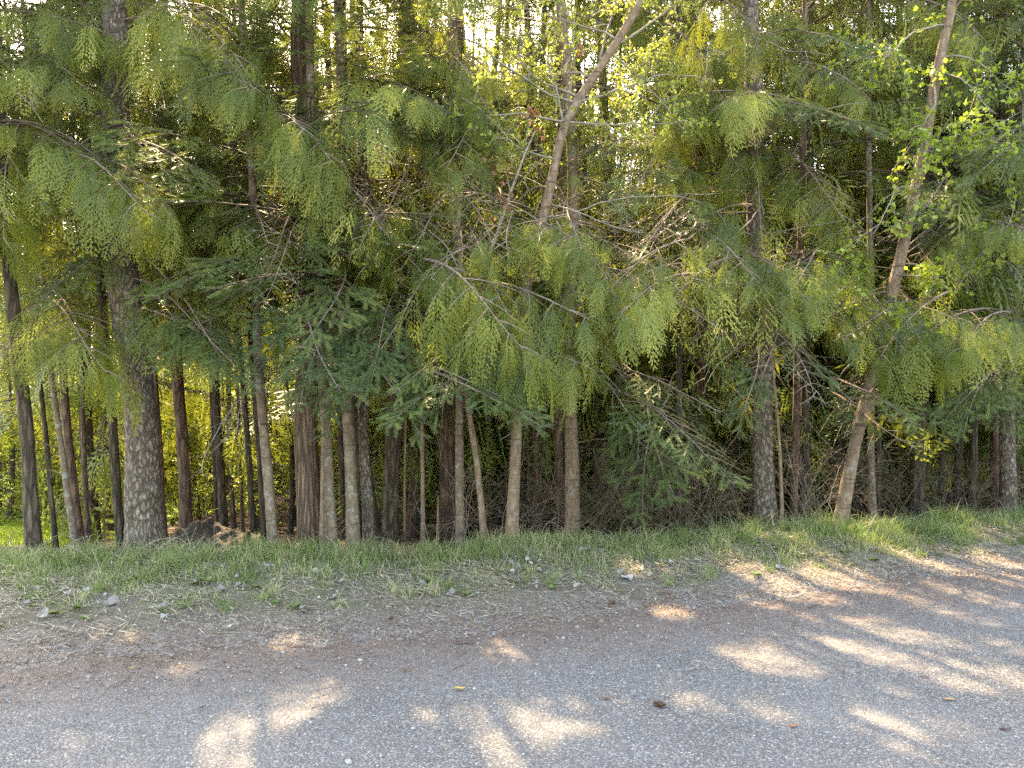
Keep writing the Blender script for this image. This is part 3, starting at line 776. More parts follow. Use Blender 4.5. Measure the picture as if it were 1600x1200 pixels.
T('pole_tree', 'thin black pole left one between the arching dark trunk and the smooth grey trunk', [(1472, 800), (1473, 700), (1474, 600)], 10.0, 9, 'dark', 11, 'fir', 3.0, .7, 1.2)
T('pole_tree', 'thin dark mottled pole beside the smooth grey trunk', [(1495, 798), (1497, 700), (1499, 600)], 9.6, 11, 'dark', 11, 'fir', 3.0, .7, 1.2)
T('conifer_tree', 'smooth grey trunk standing alone left of the pair near the right edge', [(1518, 795), (1520, 700), (1522, 600)], 9.2, 12, 'dark', 12, 'cedar', 2.9, .8, 1.4)
T('conifer_tree', 'reddish trunk, left one of the pair near the right edge', [(1554, 790), (1556, 700), (1558, 600)], 9.3, 16, 'red', 13, 'fir', 2.8, .8, 1.5)
t45 = T('conifer_tree', 'grey ringed trunk, right and wider one of the pair near the right edge', [(1574, 790), (1576, 700), (1577, 600), (1592, 300)], 8.8, 22, 'fir', 15, 'fir', 2.9, .9, 1.7, stubs=5)

print('trees done', len(TREES))

# ------------------------------------------------------------------ boughs the photograph shows one by one
def bough(kind, a, b, da, db, var=0, label=None, droop=None, extra=1.0):
    A, B = W(a[0], a[1], da), W(b[0], b[1], db)
    # nearest trunk to the bough's root
    best, bd, bi = None, 1e9, 0
    for t in TREES:
        if t['H'] < 5: continue
        i = int(np.argmin(abs(t['ax'][:, 2] - (A[2] + .1)))); q = t['ax'][i]
        dist = math.hypot(q[0] - A[0], q[1] - A[1]) + (0 if q[1] > B[1] else 3)
        if dist < bd: best, bd, bi = t, dist, i
    t = best; base = t['base']
    root = t['ax'][bi].copy()
    D = B - A; L = np.linalg.norm(D); cap = 1.45 * (0.85 + .25 * ((var * 7) % 5) / 4)
    if L > cap: A = B - D / L * cap; D = B - A; L = cap; bd = 1
    s = Soup()
    if bd > .08:
        q = np.linspace(0, 1, 7)[:, None]
        P = root * (1 - q) + A * q; P[:, 2] += .10 * np.sin(q[:, 0] * math.pi)
        tube(s, P - base, np.linspace(.010, .006, 7), 5, .5, 1)
    d = D.copy()
    Rm = frame(d[None], np.array([rng.uniform(-.2, .2)]))
    Rm = Rm * np.array([1, rng.choice([-1, 1]) * rng.uniform(.6, 1.25), rng.uniform(.75, 1.3)])[None, None, :]
    s.place(BOUGH[kind, 0][var % 6], Rm, (A - base)[None], np.array([L / 1.45 * extra]), np.array([rng.normal(.0, .09)]))
    o = link('bough', to_mesh('bough', carve(s.arr(), base, .8, .96, False), [M_CEDAR if kind == 'cedar' else M_FIR, M_BTWIG]), t['root'])
    if label: o['label'] = label
    return o

rxc = np.random.default_rng(5)
for i, (a, b, da, db) in enumerate([
    ((250, 455), (400, 590), 6.9, 5.7), ((440, 400), (225, 440), 6.6, 5.6), ((440, 440), (545, 610), 6.8, 5.6), ((600, 480), (500, 650), 6.8, 5.5),
    ((560, 520), (660, 660), 6.6, 5.5), ((740, 570), (620, 650), 6.6, 5.4), ((640, 570), (850, 640), 6.4, 5.2), ((935, 590), (1165, 740), 7.4, 5.9),
    ((930, 560), (1130, 640), 7.6, 6.2), ((1185, 500), (1290, 590), 7.4, 6.2), ((1190, 510), (1160, 660), 7.4, 6.1), ((1310, 590), (1420, 650), 7.6, 6.3),
    ((1640, 500), (1490, 650), 8.0, 6.6), ((1180, 150), (1380, 190), 7.8, 6.6), ((1650, 180), (1500, 290), 8.2, 6.8), ((190, 210), (330, 260), 6.8, 5.9),
    ((200, 210), (60, 300), 6.8, 5.8), ((480, 330), (400, 470), 6.9, 5.8), ((550, 420), (470, 520), 6.9, 5.7), ((640, 460), (560, 600), 6.9, 5.6),
    ((170, 380), (60, 480), 7.0, 6.0), ((1000, 590), (1060, 760), 7.8, 6.6), ((1380, 560), (1330, 660), 8.0, 6.8), ((860, 560), (780, 650), 7.2, 6.2),
    ((330, 480), (240, 560), 7.2, 6.0), ((1540, 600), (1640, 680), 8.2, 7.0), ((1000, 240), (960, 330), 7.4, 6.5), ((1080, 300), (980, 380), 7.4, 6.5)]):
    bough('fir', a, b, da, db, i)
    for q in range(1):
        j = rxc.normal(0, 26, 4); o_ = rxc.uniform(.1, .6)
        bough('fir', (a[0] + j[0], a[1] + j[1] - 15), (b[0] + j[2] * 1.5, b[1] + j[3] - 15), da + o_, db + o_, i + 3 + q)
for i, (a, b, da, db) in enumerate([
    ((690, 80), (770, 130), 7.0, 6.2), ((760, 180), (680, 230), 7.0, 6.2), ((690, 290), (770, 330), 7.0, 6.0), ((740, 380), (680, 400), 6.9, 6.0),
    ((650, 400), (830, 470), 6.6, 5.4), ((830, 340), (960, 400), 6.8, 5.8), ((1185, 420), (950, 440), 7.6, 5.8), ((1180, 400), (1060, 410), 7.6, 6.2),
    ((620, 320), (560, 360), 6.8, 5.9), ((430, 170), (510, 200), 7.0, 5.9), ((260, 40), (390, 90), 6.9, 5.8), ((80, 230), (240, 280), 6.6, 5.6),
    ((40, 180), (-30, 330), 6.6, 5.6), ((470, 250), (600, 300), 7.0, 6.0), ((1290, 380), (1215, 440), 7.8, 6.6), ((1480, 450), (1330, 500), 8.2, 6.8),
    ((1640, 480), (1480, 500), 8.2, 6.8), ((1190, 320), (1040, 330), 8.0, 6.8), ((1240, 190), (1110, 120), 8.2, 7.0), ((800, 330), (800, 360), 7.0, 5.9),
    ((960, 440), (1130, 470), 7.4, 6.2), ((150, 470), (330, 500), 7.4, 6.2), ((20, 440), (180, 520), 7.2, 6.0), ((740, 500), (860, 530), 6.8, 5.7),
    ((1240, 240), (1330, 330), 8.2, 7.0), ((1560, 330), (1440, 380), 8.6, 7.4), ((640, 130), (720, 200), 7.6, 6.6), ((350, 280), (440, 340), 7.4, 6.4),
    ((880, 470), (860, 540), 7.0, 6.0), ((1130, 500), (1100, 560), 7.8, 6.8), ((230, 0), (330, 30), 6.8, 5.8), ((0, 60), (110, 90), 6.8, 6.0)]):
    bough('cedar', a, b, da, db, i)
    for q in range(2):
        j = rxc.normal(0, 30, 4); o_ = rxc.uniform(.1, .7)
        bough('cedar', (a[0] + j[0], a[1] + j[1] - 15), (b[0] + j[2] * 1.5, b[1] + j[3] - 15), da + o_, db + o_, i + 3 + q)

rx = np.random.default_rng(64)
for i in range(195):
    px = rx.uniform(20, 1580) if i < 125 else rx.uniform(380, 1250); py = rx.uniform(-20, 520) if i < 125 else rx.uniform(60, 430)
    if 1130 < px < 1215 or 840 < px < 930 and py < 300 or 1230 < px < 1400 and 200 < py < 340 or 165 < px < 215 and py < 140 or abs(px - (1490 - py * .25)) < 60 or abs(px - (1000 - py * .55)) < 50: continue
    dn = rx.uniform(6.3, 8.0) * (1.06 if px > 1100 else 1); sg = rx.choice([-1, 1])
    bough('cedar' if rx.random() < .6 else 'fir', (px, py), (px + sg * rx.uniform(60, 150), py + rx.uniform(0, 70)), dn + .9, dn, i)
# leafy limbs of the two deciduous trees
def limb_set(t, lims, tpl, lsize, mat, name='limb', clump=4, gap=.15, tint=0.0, sub=4, bias=(0, 0, .01), woodr=.012):
    for k_, (a, b, da, db) in enumerate(lims):
        r = np.random.default_rng(500 + k_)
        A, B = W(a[0], a[1], da), W(b[0], b[1], db); s = Soup()
        leafy(s, r, A - t['base'], B - A, np.linalg.norm(B - A), woodr, tpl, lsize, sub=sub, clump=clump, gap=gap, tint=tint, bias=bias)
        link(name, to_mesh(name, carve(s.arr(), t['base'], 2, .9, False), [mat, M_TWIG]), t['root'])
D1 = birch['depth']
limb_set(birch, [((925, 120), (700, 60), D1, 7.2), ((880, 190), (640, 130), D1, 6.4), ((960, 60), (800, -60), D1, 7.4), ((900, 160), (1100, 90), D1, 7.1), ((880, 190), (1060, 260), D1, 6.6),
                 ((960, 70), (1150, 0), D1, 7.3), ((870, 250), (700, 230), D1, 6.3), ((940, 100), (930, -60), D1, 7.6), ((880, 190), (760, -20), D1, 7.0), ((900, 150), (620, 0), D1, 7.2),
                 ((950, 80), (1080, 180), D1, 7.0), ((900, 160), (560, 90), D1, 7.4), ((890, 180), (840, 60), D1, 7.4), ((955, 80), (1060, -40), D1, 7.4)], LEAF, 0.034, M_SPRING, clump=5, gap=.075, sub=8, tint=.12)
s = Soup(); r = np.random.default_rng(77)      # the slim bare stem that rises left of the fork, with brown dead leaves
P = np.array([W(755, 425, 6.7), W(775, 370, 6.6), W(798, 300, 6.5), W(820, 240, 6.5), W(836, 205, 6.5)]) - birch['base']
tube(s, P, np.linspace(.016, .007, 5), 6, .5, 1)
P2 = np.array([birch['ax'][int(np.argmin(abs(birch['ax'][:, 2] - 1.9)))], W(750, 450, 6.75), W(755, 425, 6.7)]) - birch['base']; tube(s, P2, [.02, .018, .016], 6, .5, 1)
M_DEAD = foliage_mat('dead_leaf', (0.10, 0.045, 0.025), (0.22, 0.10, 0.05), (0.36, 0.20, 0.12), (0.35, 0.15, 0.05), .3)
for (px, py) in [(778, 235), (776, 255), (790, 290), (785, 310), (765, 330), (830, 170), (828, 185), (835, 205), (905, 75), (745, 335), (800, 250), (770, 245), (788, 275)]:
    q = W(px, py, 6.5) - birch['base']
    s.place(LEAF, frame(r.normal(0, .5, (7, 3)) + np.array([0, 0, -.8]), r.uniform(-1, 1, 7)), q + r.normal(0, .035, (7, 3)), r.uniform(.04, .075, 7), r.normal(0, .15, 7))
for (a, b) in [((798, 300), (775, 235)), ((820, 240), (830, 170)), ((775, 370), (745, 335)), ((880, 110), (905, 72))]:
    tube(s, wander(r, W(*a, 6.5) - birch['base'], W(*b, 6.5) - W(*a, 6.5), np.linalg.norm(W(*b, 6.5) - W(*a, 6.5)), 6, .1), np.linspace(.005, .002, 7), 4, .5, 1)
tag(build('stem', s, [M_DEAD, M_TWIG], birch['root']), 'slim bare stem with clusters of brown dead leaves')
D2 = lean['depth']
limb_set(lean, [((1470, 90), (1640, 60), D2, 7.0), ((1465, 110), (1600, 130), D2, 6.6), ((1480, 40), (1330, 10), D2, 7.0), ((1430, 290), (1270, 290), D2, 6.8), ((1430, 290), (1520, 210), D2, 6.8),
                ((1400, 430), (1480, 440), D2, 6.9), ((1385, 490), (1300, 500), D2, 6.7), ((1490, 460), (1620, 330), 7.6, 6.8), ((1460, 130), (1400, 260), D2, 7.0), ((1485, 20), (1560, -60), D2, 7.2),
                ((1395, 460), (1410, 520), D2, 6.9), ((1445, 230), (1560, 240), D2, 6.9)], LEAF, 0.056, M_BIRCH, clump=3, gap=.10, sub=6, tint=.1, bias=(0, 0, -.015), woodr=.011)

# dead grey branches that catch the light
for k_, (a, b, da, db, L) in enumerate([((410, 560), (345, 660), 7.0, 6.4, 0), ((420, 560), (300, 720), 7.0, 6.3, 0), ((935, 590), (1010, 650), 7.4, 6.4, 0), ((1240, 540), (1330, 590), 7.6, 6.8, 0),
    ((1225, 560), (1300, 610), 7.6, 6.8, 0), ((1180, 520), (1140, 600), 7.8, 7.0, 0), ((1190, 320), (1090, 460), 7.9, 7.0, 0), ((1190, 440), (1030, 395), 7.9, 6.9, 0), ((1190, 410), (1060, 440), 7.9, 6.8, 0),
    ((860, 320), (1000, 330), 6.8, 6.3, 0), ((850, 340), (1080, 330), 6.9, 6.6, 0), ((640, 340), (700, 400), 7.0, 6.2, 0), ((480, 380), (400, 350), 7.0, 6.3, 0), ((190, 180), (90, 250), 6.8, 6.0, 0), ((0, 120), (60, 190), 6.4, 6.0, 0),
    ((1180, 200), (1330, 170), 7.9, 7.0, 0), ((1190, 370), (1290, 330), 7.9, 7.1, 0), ((1440, 250), (1600, 160), 7.8, 7.2, 0), ((1410, 390), (1500, 330), 7.8, 7.0, 0), ((890, 610), (800, 630), 7.6, 6.6, 0), ((700, 560), (620, 500), 7.0, 6.2, 0),
    ((1185, 100), (1090, 60), 7.9, 7.0, 0), ((1180, 60), (1290, 90), 7.9, 7.0, 0), ((1230, 400), (1320, 370), 8.4, 7.5, 0), ((1250, 450), (1380, 470), 8.4, 7.3, 0)]):
    A, B = W(*a, da), W(*b, db); r = np.random.default_rng(900 + k_)
    best = min((t for t in TREES if t['H'] > 5), key=lambda t: np.min(np.linalg.norm(t['ax'] - A, axis=1)))
    q = best['ax'][int(np.argmin(np.linalg.norm(best['ax'] - A, axis=1)))]
    s = Soup(); base = best['base']
    P = bare(s, r, A - base, B - A, np.linalg.norm(B - A) * 1.1, .009, 4, (0, 0, -.015), 0, .09)
    if np.linalg.norm(q - A) > .05: tube(s, np.array([q, (q + A) / 2 + np.array([0, 0, .02]), A]) - base, [.013, .012, .010], 5, .5, 0)
    build('bare_branch', s, [M_TWIG], best['root'])

# ------------------------------------------------------------------ trees behind: a few kinds, copied
def bg_tree(name, kind, seed, zlo, H, Lmax, bark, dens=.75, r0=.09):
    r = np.random.default_rng(seed)
    root = empty(name, (0, 0, 0))
    zz = np.linspace(0, H, 22)
    ax = np.stack([.10 * np.sin(zz * .8 + seed), .08 * np.cos(zz * .9 + seed), zz], -1)
    s = Soup(); tube(s, ax, r0 * (1 - .85 * zz / H), 8, .5, 0)
    for q in range(14):
        zq = r.uniform(.3, zlo + .8); an = r.uniform(0, 6.28); i = int(zq / H * 21)
        P = wander(r, ax[i], np.array([math.cos(an), math.sin(an), -.1]), r.uniform(.3, 1.0), 5, .15, (0, 0, -.03)); tube(s, P, np.linspace(.007, .002, 6), 3, .5, 0)
    build('trunk', s, [BARK[bark]], root)
    cs = crown_soup(r, ax, np.zeros(3), H, 12, kind, zlo, dens, Lmax, lodf=lambda z: 1 if z < 10 else 2)
    build('crown', cs, [M_CEDAR if kind == 'cedar' else M_FIR, M_DTWIG], root)
    return root
def leafy_tree(name, seed, H, spread, mat, lsize, tpl, n=16, zlo=.5):
    r = np.random.default_rng(seed)
    root = empty(name, (0, 0, 0)); s = Soup(); zz = np.linspace(0, H, 12)
    ax = np.stack([.2 * np.sin(zz * .7 + seed), .15 * np.cos(zz * .9), zz], -1)
    tube(s, ax, .05 * (1 - .85 * zz / H), 7, .5, 0); build('trunk', s, [B_DARK], root)
    c = Soup()
    for i in range(n):
        z = zlo + (H - zlo) * (i + .5) / n; an = i * 2.4 + r.uniform(-.4, .4); j = int(z / H * 11)
        leafy(c, r, ax[j], np.array([math.cos(an), math.sin(an), .25]), spread * (1.1 - .6 * z / H) * r.uniform(.7, 1.2), .012, tpl, lsize, sub=5, clump=4, gap=.13, bias=(0, 0, .005))
    build('crown', c, [mat, M_DTWIG], root); return root
KINDS = {
    'cedar_a': bg_tree('cedar_tree', 'cedar', 1, 1.6, 12, 2.0, 'red'),
    'cedar_b': bg_tree('cedar_tree', 'cedar', 2, .5, 10.5, 1.8, 'dark', .8),
    'fir_a': bg_tree('fir_tree', 'fir', 3, 2.0, 12.5, 2.0, 'dark'),
    'fir_b': bg_tree('fir_tree', 'fir', 4, .4, 9.5, 1.8, 'dark', .85),
    'maple': leafy_tree('maple_tree', 5, 6.5, 2.0, M_MAPLE, .075, MAPLE, 18, .4),
    'bush': leafy_tree('leafy_shrub', 6, 3.0, 1.4, M_MAPLE, .055, LEAF, 12, .15),
}
BGL = {'cedar_a': ('drooping cedar in the shade behind the front row of trunks', 'tree', 'cedars behind the front row'),
       'cedar_b': ('low branched cedar filling the gaps behind the front row', 'tree', 'low cedars behind the front row'),
       'fir_a': ('dark fir in the shade behind the front row of trunks', 'tree', 'firs behind the front row'),
       'fir_b': ('low branched fir filling the gaps behind the front row', 'tree', 'low firs behind the front row'),
       'maple': ('yellow green leafy tree glowing in sunlight behind the conifers', 'tree', 'sunlit leafy trees behind the conifers'),
       'bush': ('yellow green leafy shrub glowing low between the trunks', 'shrub', 'sunlit shrubs behind the trunks')}
used = set()
RAW = {}
for k_, o_ in KINDS.items():
    me = [c for c in o_.children if c.name.startswith('crown')][0].data
    V = np.zeros(len(me.vertices) * 3); me.vertices.foreach_get('co', V); F = np.zeros(len(me.loops), int); me.loops.foreach_get('vertex_index', F)
    T_ = np.zeros(len(me.vertices)); me.attributes['tint'].data.foreach_get('value', T_); M_ = np.zeros(len(me.polygons), int); me.polygons.foreach_get('material_index', M_)
    RAW[k_] = (V.reshape(-1, 3), F.reshape(-1, 4), T_, M_)
def put(kind, x, y, sc=1.0, rz=None):
    src = KINDS[kind]
    if kind not in used:
        used.add(kind); o = src
    else:
        o = src.copy(); COL.objects.link(o)
        for ch in list(src.children):
            c = ch.copy(); COL.objects.link(c); c.parent = o
    z = float(ground_z(x, y)) - .05; a_ = rng.uniform(0, 6.28) if rz is None else rz; s3 = np.array([sc, sc, sc * rng.uniform(.92, 1.08)])
    o.location = (x, y, z); o.rotation_euler = (0, 0, a_); o.scale = tuple(s3)
    if y < 23.5 and kind != 'bush':
        V, F, T_, M_ = RAW[kind]
        C = ((V[F].mean(1) * s3) @ rotz(a_).T) + np.array([x, y, z])
        k_ = ~(lit_mask(C) & (C[:, 2] > 1.5)); cut = (~k_).mean() > .004
        F2 = F[k_]; us = np.unique(F2); mp = np.zeros(len(V), int); mp[us] = np.arange(len(us))
        cr = [c for c in o.children if c.name.startswith('crown')][0]
        if cut: cr.data = to_mesh('crown', (V[us], mp[F2], T_[us], M_[k_]), list(cr.data.materials))
    l, c, g = BGL[kind]; tag(o, l, c, g)
    return o
taken = [t['base'][:2] for t in TREES]
def free(x, y, m):
    return all((x - q[0]) ** 2 + (y - q[1]) ** 2 > m * m for q in taken)
rb = np.random.default_rng(21)
for k_, x_, y_ in (('cedar_a', -1.3, 10.3), ('fir_a', .2, 11.4), ('cedar_a', 1.3, 10.6), ('fir_a', -2.6, 11.6), ('cedar_a', .8, 13.5), ('cedar_a', 2.4, 11.8)):
    taken.append((x_, y_)); put(k_, x_, y_, 1.1)
# second and third row
def scatter(n, ylo, yhi, kinds, m, scr=(.85, 1.15), side=None):
    c = 0; tries = 0
    while c < n and tries < 4000:
        tries += 1
        y = rb.uniform(ylo, yhi); hw = y * .78 + 1.0; x = rb.uniform(-hw, hw)
        if side is not None and not side(x, y): continue
        if y < crest(x) + 2.2 or not free(x, y, m): continue
        taken.append((x, y)); put(kinds[int(rb.integers(0, len(kinds)))], x, y, rb.uniform(*scr)); c += 1
notmeadow = lambda x, y: not (x < -.575 * y and 9.0 < y < 12.8)
scatter(16, 9.4, 12.5, ['cedar_a', 'fir_a', 'cedar_a'], 1.25, (.95, 1.15), notmeadow)
scatter(14, 9.8, 14, ['fir_a', 'cedar_a'], 1.0, (.9, 1.1), lambda x, y: x > -1.2)
scatter(7, 12.0, 15.5, ['maple'], 1.6, (.9, 1.2), lambda x, y: x < 3 and notmeadow(x, y))
scatter(24, 10.2, 15, ['bush'], .75, (.8, 1.2), lambda x, y: x < -.8 and notmeadow(x, y))
scatter(14, 12.8, 17, ['maple', 'cedar_b', 'fir_b', 'bush'], .9, (.8, 1.1), lambda x, y: x < -1)
scatter(10, 13, 16.5, ['fir_b', 'cedar_b', 'cedar_a'], 1.5, (.9, 1.1), lambda x, y: x > -1)
scatter(16, 16.5, 23, ['cedar_a', 'fir_a', 'cedar_b'], 1.6, (1.1, 1.35), lambda x, y: True)
scatter(14, 13.5, 18, ['cedar_b', 'fir_b'], 1.0, (.95, 1.2), lambda x, y: x > -1.5)
scatter(26, 23, 29, ['cedar_b', 'fir_b', 'maple', 'maple'], 1.8, (1.0, 1.3))
scatter(34, 29, 42, ['cedar_a', 'fir_a', 'cedar_b', 'fir_b'], 2.2, (1.1, 1.5))
scatter(14, 23.6, 26.5, ['maple'], 1.1, (1.9, 2.3), lambda x, y: -.36 < x / y < .26)
for k_, x_, y_ in (('cedar_a', -.3, 27.5), ('cedar_a', .6, 29.5), ('fir_a', -1.4, 28.8), ('cedar_a', 1.5, 27.2), ('cedar_a', -6.1, 27.3), ('fir_a', -4.9, 28.5), ('cedar_a', -7.4, 28.6)):
    taken.append((x_, y_)); put(k_, x_, y_, 1.65)
scatter(26, 26, 34, ['cedar_a', 'fir_a', 'cedar_a', 'maple'], 1.3, (1.45, 1.7), lambda x, y: -.32 < x / y < .24)
scatter(32, 37, 46, ['cedar_a', 'fir_a'], 2.0, (1.6, 1.9))
print('bg done')

# ------------------------------------------------------------------ bare brush
def brush(label, px, d, n, h, spread, seed, cat='brush'):
    r = np.random.default_rng(seed); c = W(px, 800, d); c[2] = float(ground_z(c[0], c[1])) - .03
    root = empty('bare_shrub', tuple(c)); tag(root, label, cat)
    s = Soup()
    for i in range(n):
        an = r.uniform(0, 6.28); d_ = np.array([math.cos(an) * r.uniform(.2, 1.0), math.sin(an) * .5, r.uniform(.5, 1.2)])
        p0 = np.array([r.normal(0, spread * .35), r.normal(0, .15), 0])
        bare(s, r, p0, d_, h * r.uniform(.6, 1.35), r.uniform(.003, .006), 5, (0, 0, -.055), 0, .11)
    build('stems', s, [M_DTWIG if seed % 2 else M_BTWIG], root)
brush('tangle of bare brown twigs between the pale forked trunk and the brown ringed trunk', 845, 7.5, 16, 1.2, .5, 1)
brush('tangle of arching bare twigs right beside the brown ringed trunk', 950, 7.6, 22, 1.2, .6, 3)
brush('bare thin brush in the dark hollow under the low drooping fir bough', 1020, 7.9, 18, 1.1, .6, 5)
brush('bare brush between the low fir bough and the thick rough trunk', 1120, 8.2, 14, 1.2, .6, 6)
brush('bare grey brush at the foot of the leaning trunk, on its left', 1265, 8.0, 20, 1.3, .5, 8)
brush('bare brown brush right of the leaning trunk', 1390, 8.4, 16, 1.2, .6, 9)
brush('bare brush in front of the thin black poles at the right', 1470, 8.6, 16, 1.1, .6, 11)
brush('bare twigs around the crooked tan stem', 745, 7.3, 10, 1.1, .5, 12)
brush('few bare twigs between the thin tan sapling and the pale knotty trunk', 690, 7.6, 8, 1.0, .4, 13)
brush('bare twigs near the right edge behind the grass', 1540, 8.9, 9, .9, .6, 15)

for k_, (px, d) in enumerate(((870, 8.4), (985, 8.8), (1060, 8.2), (1160, 8.8), (1320, 8.9), (1440, 9.4), (800, 8.6), (1590, 9.6))):
    brush('dark tangle of dead twigs deep in the shade between the right hand trunks', px, d, 14, 1.3, .6, 31 + 2 * k_, 'brush')
for o in [o for o in COL.objects if o.get('label', '').startswith('dark tangle')]: o['group'] = 'tangles in the shade at the right'
# wire fence glimpsed behind the leaning trunk
s = Soup(); fa, fb = W(1372, 700, 9.0), W(1640, 700, 9.6)
root = empty('wire_fence', (fa[0], fa[1], float(ground_z(fa[0], fa[1])))); tag(root, 'thin rusty wire mesh fence glimpsed behind the trunks right of the leaning trunk', 'fence')
L = np.linalg.norm(fb[:2] - fa[:2]); u = (fb - fa) / L; u[2] = 0
for zq in (.12, .34, .56, .78, 1.0):
    q = np.linspace(0, L, 14)[:, None]; P = u * q; P[:, 2] += zq + .01 * np.sin(q[:, 0] * 3); tube(s, P, .0016, 4, .5, 0)
for q in np.arange(0, L, .3): tube(s, np.array([u * q + [0, 0, .05], u * q + [0, 0, 1.0]]), .0016, 4, .5, 0)
build('wire_mesh', s, [B_DARK], root)
s = Soup(); tube(s, np.array([[0, 0, -.05], [0, 0, .6], [.01, 0, 1.12]]), .03, 8, .5, 0); build('post', s, [B_DARK], root)

# ------------------------------------------------------------------ dirt mound
s = Soup(); mb = W(335, 840, 7.9); mb[2] = float(ground_z(mb[0], mb[1]))
n1, n2 = 80, 34; a = np.linspace(0, 2 * math.pi, n1, endpoint=False); q = np.linspace(0.001, 1, n2)
MV = np.zeros((n1, n2, 3))
for i in range(n1):
    for j in range(n2):
        rx, ry = .62 * q[j] * math.cos(a[i]), .42 * q[j] * math.sin(a[i])
        hh = .22 * (1 - q[j] ** 1.5) + .09 * mnoise.noise(Vector((rx * 4, ry * 4, 1))) + .05 * mnoise.noise(Vector((rx * 13, ry * 13, 5))) + .02 * mnoise.noise(Vector((rx * 34, ry * 34, 5)))
        hh += .07 * math.exp(-((rx + .16) ** 2 + ry ** 2) * 22)
        MV[i, j] = (rx, ry, hh if j < n2 - 1 else -.12)
ii, jj = np.meshgrid(np.arange(n1), np.arange(n2 - 1), indexing='ij'); i2 = (ii + 1) % n1
s.add(MV.reshape(-1, 3), np.stack([ii * n2 + jj, ii * n2 + jj + 1, i2 * n2 + jj + 1, i2 * n2 + jj], -1).reshape(-1, 4), .5, 0)
M_SOIL = bark_mat('mound_soil', (0.025, 0.018, 0.013), (0.06, 0.043, 0.033), (0.13, 0.10, 0.08), (30, 30, 30), bump=1.0, moss=.25)
tag(build('dirt_mound', s, [M_SOIL], None, tuple(mb)), 'low brown mound of dirt and roots behind the grass, right of the thick scaly trunk', 'mound')

# ------------------------------------------------------------------ grass
def blades(s, X, Y, H, lean, wid, tint, seg=3):
    n = len(X); Z = ground_z(X, Y) - .005; a = rng.uniform(0, 6.28, n); fa = rng.uniform(0, 6.28, n)
    L = np.stack([np.cos(a), np.sin(a)], -1) * lean[:, None]
    wv = np.stack([np.cos(fa), np.sin(fa)], -1) * wid[:, None] / 2
    rows = []
    for k_ in range(seg + 1):
        t = k_ / seg
        c = np.stack([X + L[:, 0] * t ** 1.8 * H, Y + L[:, 1] * t ** 1.8 * H, Z + H * (t - .42 * lean * t ** 2.5)], -1)
        w = (1 - t ** 1.6) * .95 + .05
        rows += [c + np.concatenate([wv * w, np.zeros((n, 1))], 1), c - np.concatenate([wv * w, np.zeros((n, 1))], 1)]
    V = np.stack(rows, 1); nv = 2 * (seg + 1)
    F = np.array([[2 * k_, 2 * k_ + 1, 2 * k_ + 3, 2 * k_ + 2] for k_ in range(seg)])
    FF = F[None] + (np.arange(n) * nv)[:, None, None]
    s.add(V.reshape(-1, 3), FF.reshape(-1, 4), np.repeat(tint, nv), 0)
def fld(x, y, f, seed):
    return np.array([mnoise.noise(Vector((a_ * f, b_ * f, seed))) for a_, b_ in zip(x, y)])
s = Soup(); n = 260000
x = rng.uniform(-7.2, 9.0, n); u = rng.uniform(0.0, 1.22, n)
e, c = edge(x), crest(x); y = e + u * (c - e)
p1 = fld(x, y, 1.6, 3.0); p2 = fld(x, y, 5.0, 8.0)
dens = sstep(.10, .80, u + .8 * p1) * (.35 + .65 * sstep(-.25, .25, p2 + .3 * p1)) * (.3 + .7 * sstep(.3, .75, u))
k_ = rng.random(n) < dens * .42
x, y, u, p1, p2 = x[k_], y[k_], u[k_], p1[k_], p2[k_]
Hh = (.026 + .095 * sstep(.35, .95, u) * (.6 + .8 * sstep(-.3, .4, p2))) * rng.uniform(.5, 1.4, len(x))
dry = rng.random(len(x)) < (.45 - .2 * sstep(.4, 1, u))
blades(s, x, y, Hh, rng.uniform(.1, 1.0, len(x)), rng.uniform(.003, .0065, len(x)), np.where(dry, rng.uniform(.75, .95, len(x)), rng.uniform(.1, .58, len(x)) + .35 * p1))
# taller tufts along the crest
nt_ = 560; tx = rng.uniform(-6, 8.4, nt_); tx = tx[fld(tx, tx * 0, 1.3, 31.0) + rng.normal(0, .25, nt_) > -.12]; nt_ = len(tx); ty = crest(tx) + rng.normal(-.05, .24, nt_)
tw = np.where((tx > 1.2) & (tx < 7), 1.25, .8) * np.where((tx > -4) & (tx < -.5), 1.0, 1.0)
per = 42
X = (tx[:, None] + rng.normal(0, .05, (nt_, per))).ravel(); Y = (ty[:, None] + rng.normal(0, .05, (nt_, per))).ravel()
Hh = (tw[:, None] * rng.uniform(.05, .25, (nt_, 1)) * rng.uniform(.4, 1.2, (nt_, per))).ravel()
blades(s, X, Y, Hh, rng.uniform(.15, 1.1, len(X)), rng.uniform(.004, .007, len(X)), (rng.uniform(.15, .6, (nt_, 1)) + rng.normal(0, .08, (nt_, per))).ravel(), 4)
nt_ = 260; tx = rng.uniform(-6.5, 8.4, nt_); ty = edge(tx) + rng.uniform(.35, 1.0, nt_) * (crest(tx) - edge(tx)); per = 34
X = (tx[:, None] + rng.normal(0, .03, (nt_, per))).ravel(); Y = (ty[:, None] + rng.normal(0, .03, (nt_, per))).ravel()
blades(s, X, Y, (rng.uniform(.04, .17, (nt_, 1)) * rng.uniform(.5, 1.2, (nt_, per))).ravel(), rng.uniform(.3, 1.3, len(X)), rng.uniform(.004, .007, len(X)), (rng.uniform(.1, .8, (nt_, 1)) + rng.normal(0, .06, (nt_, per))).ravel(), 4)
nw_ = 90; tx = rng.uniform(-6, 8, nw_); ty = edge(tx) + rng.uniform(.3, 1.05, nw_) * (crest(tx) - edge(tx))
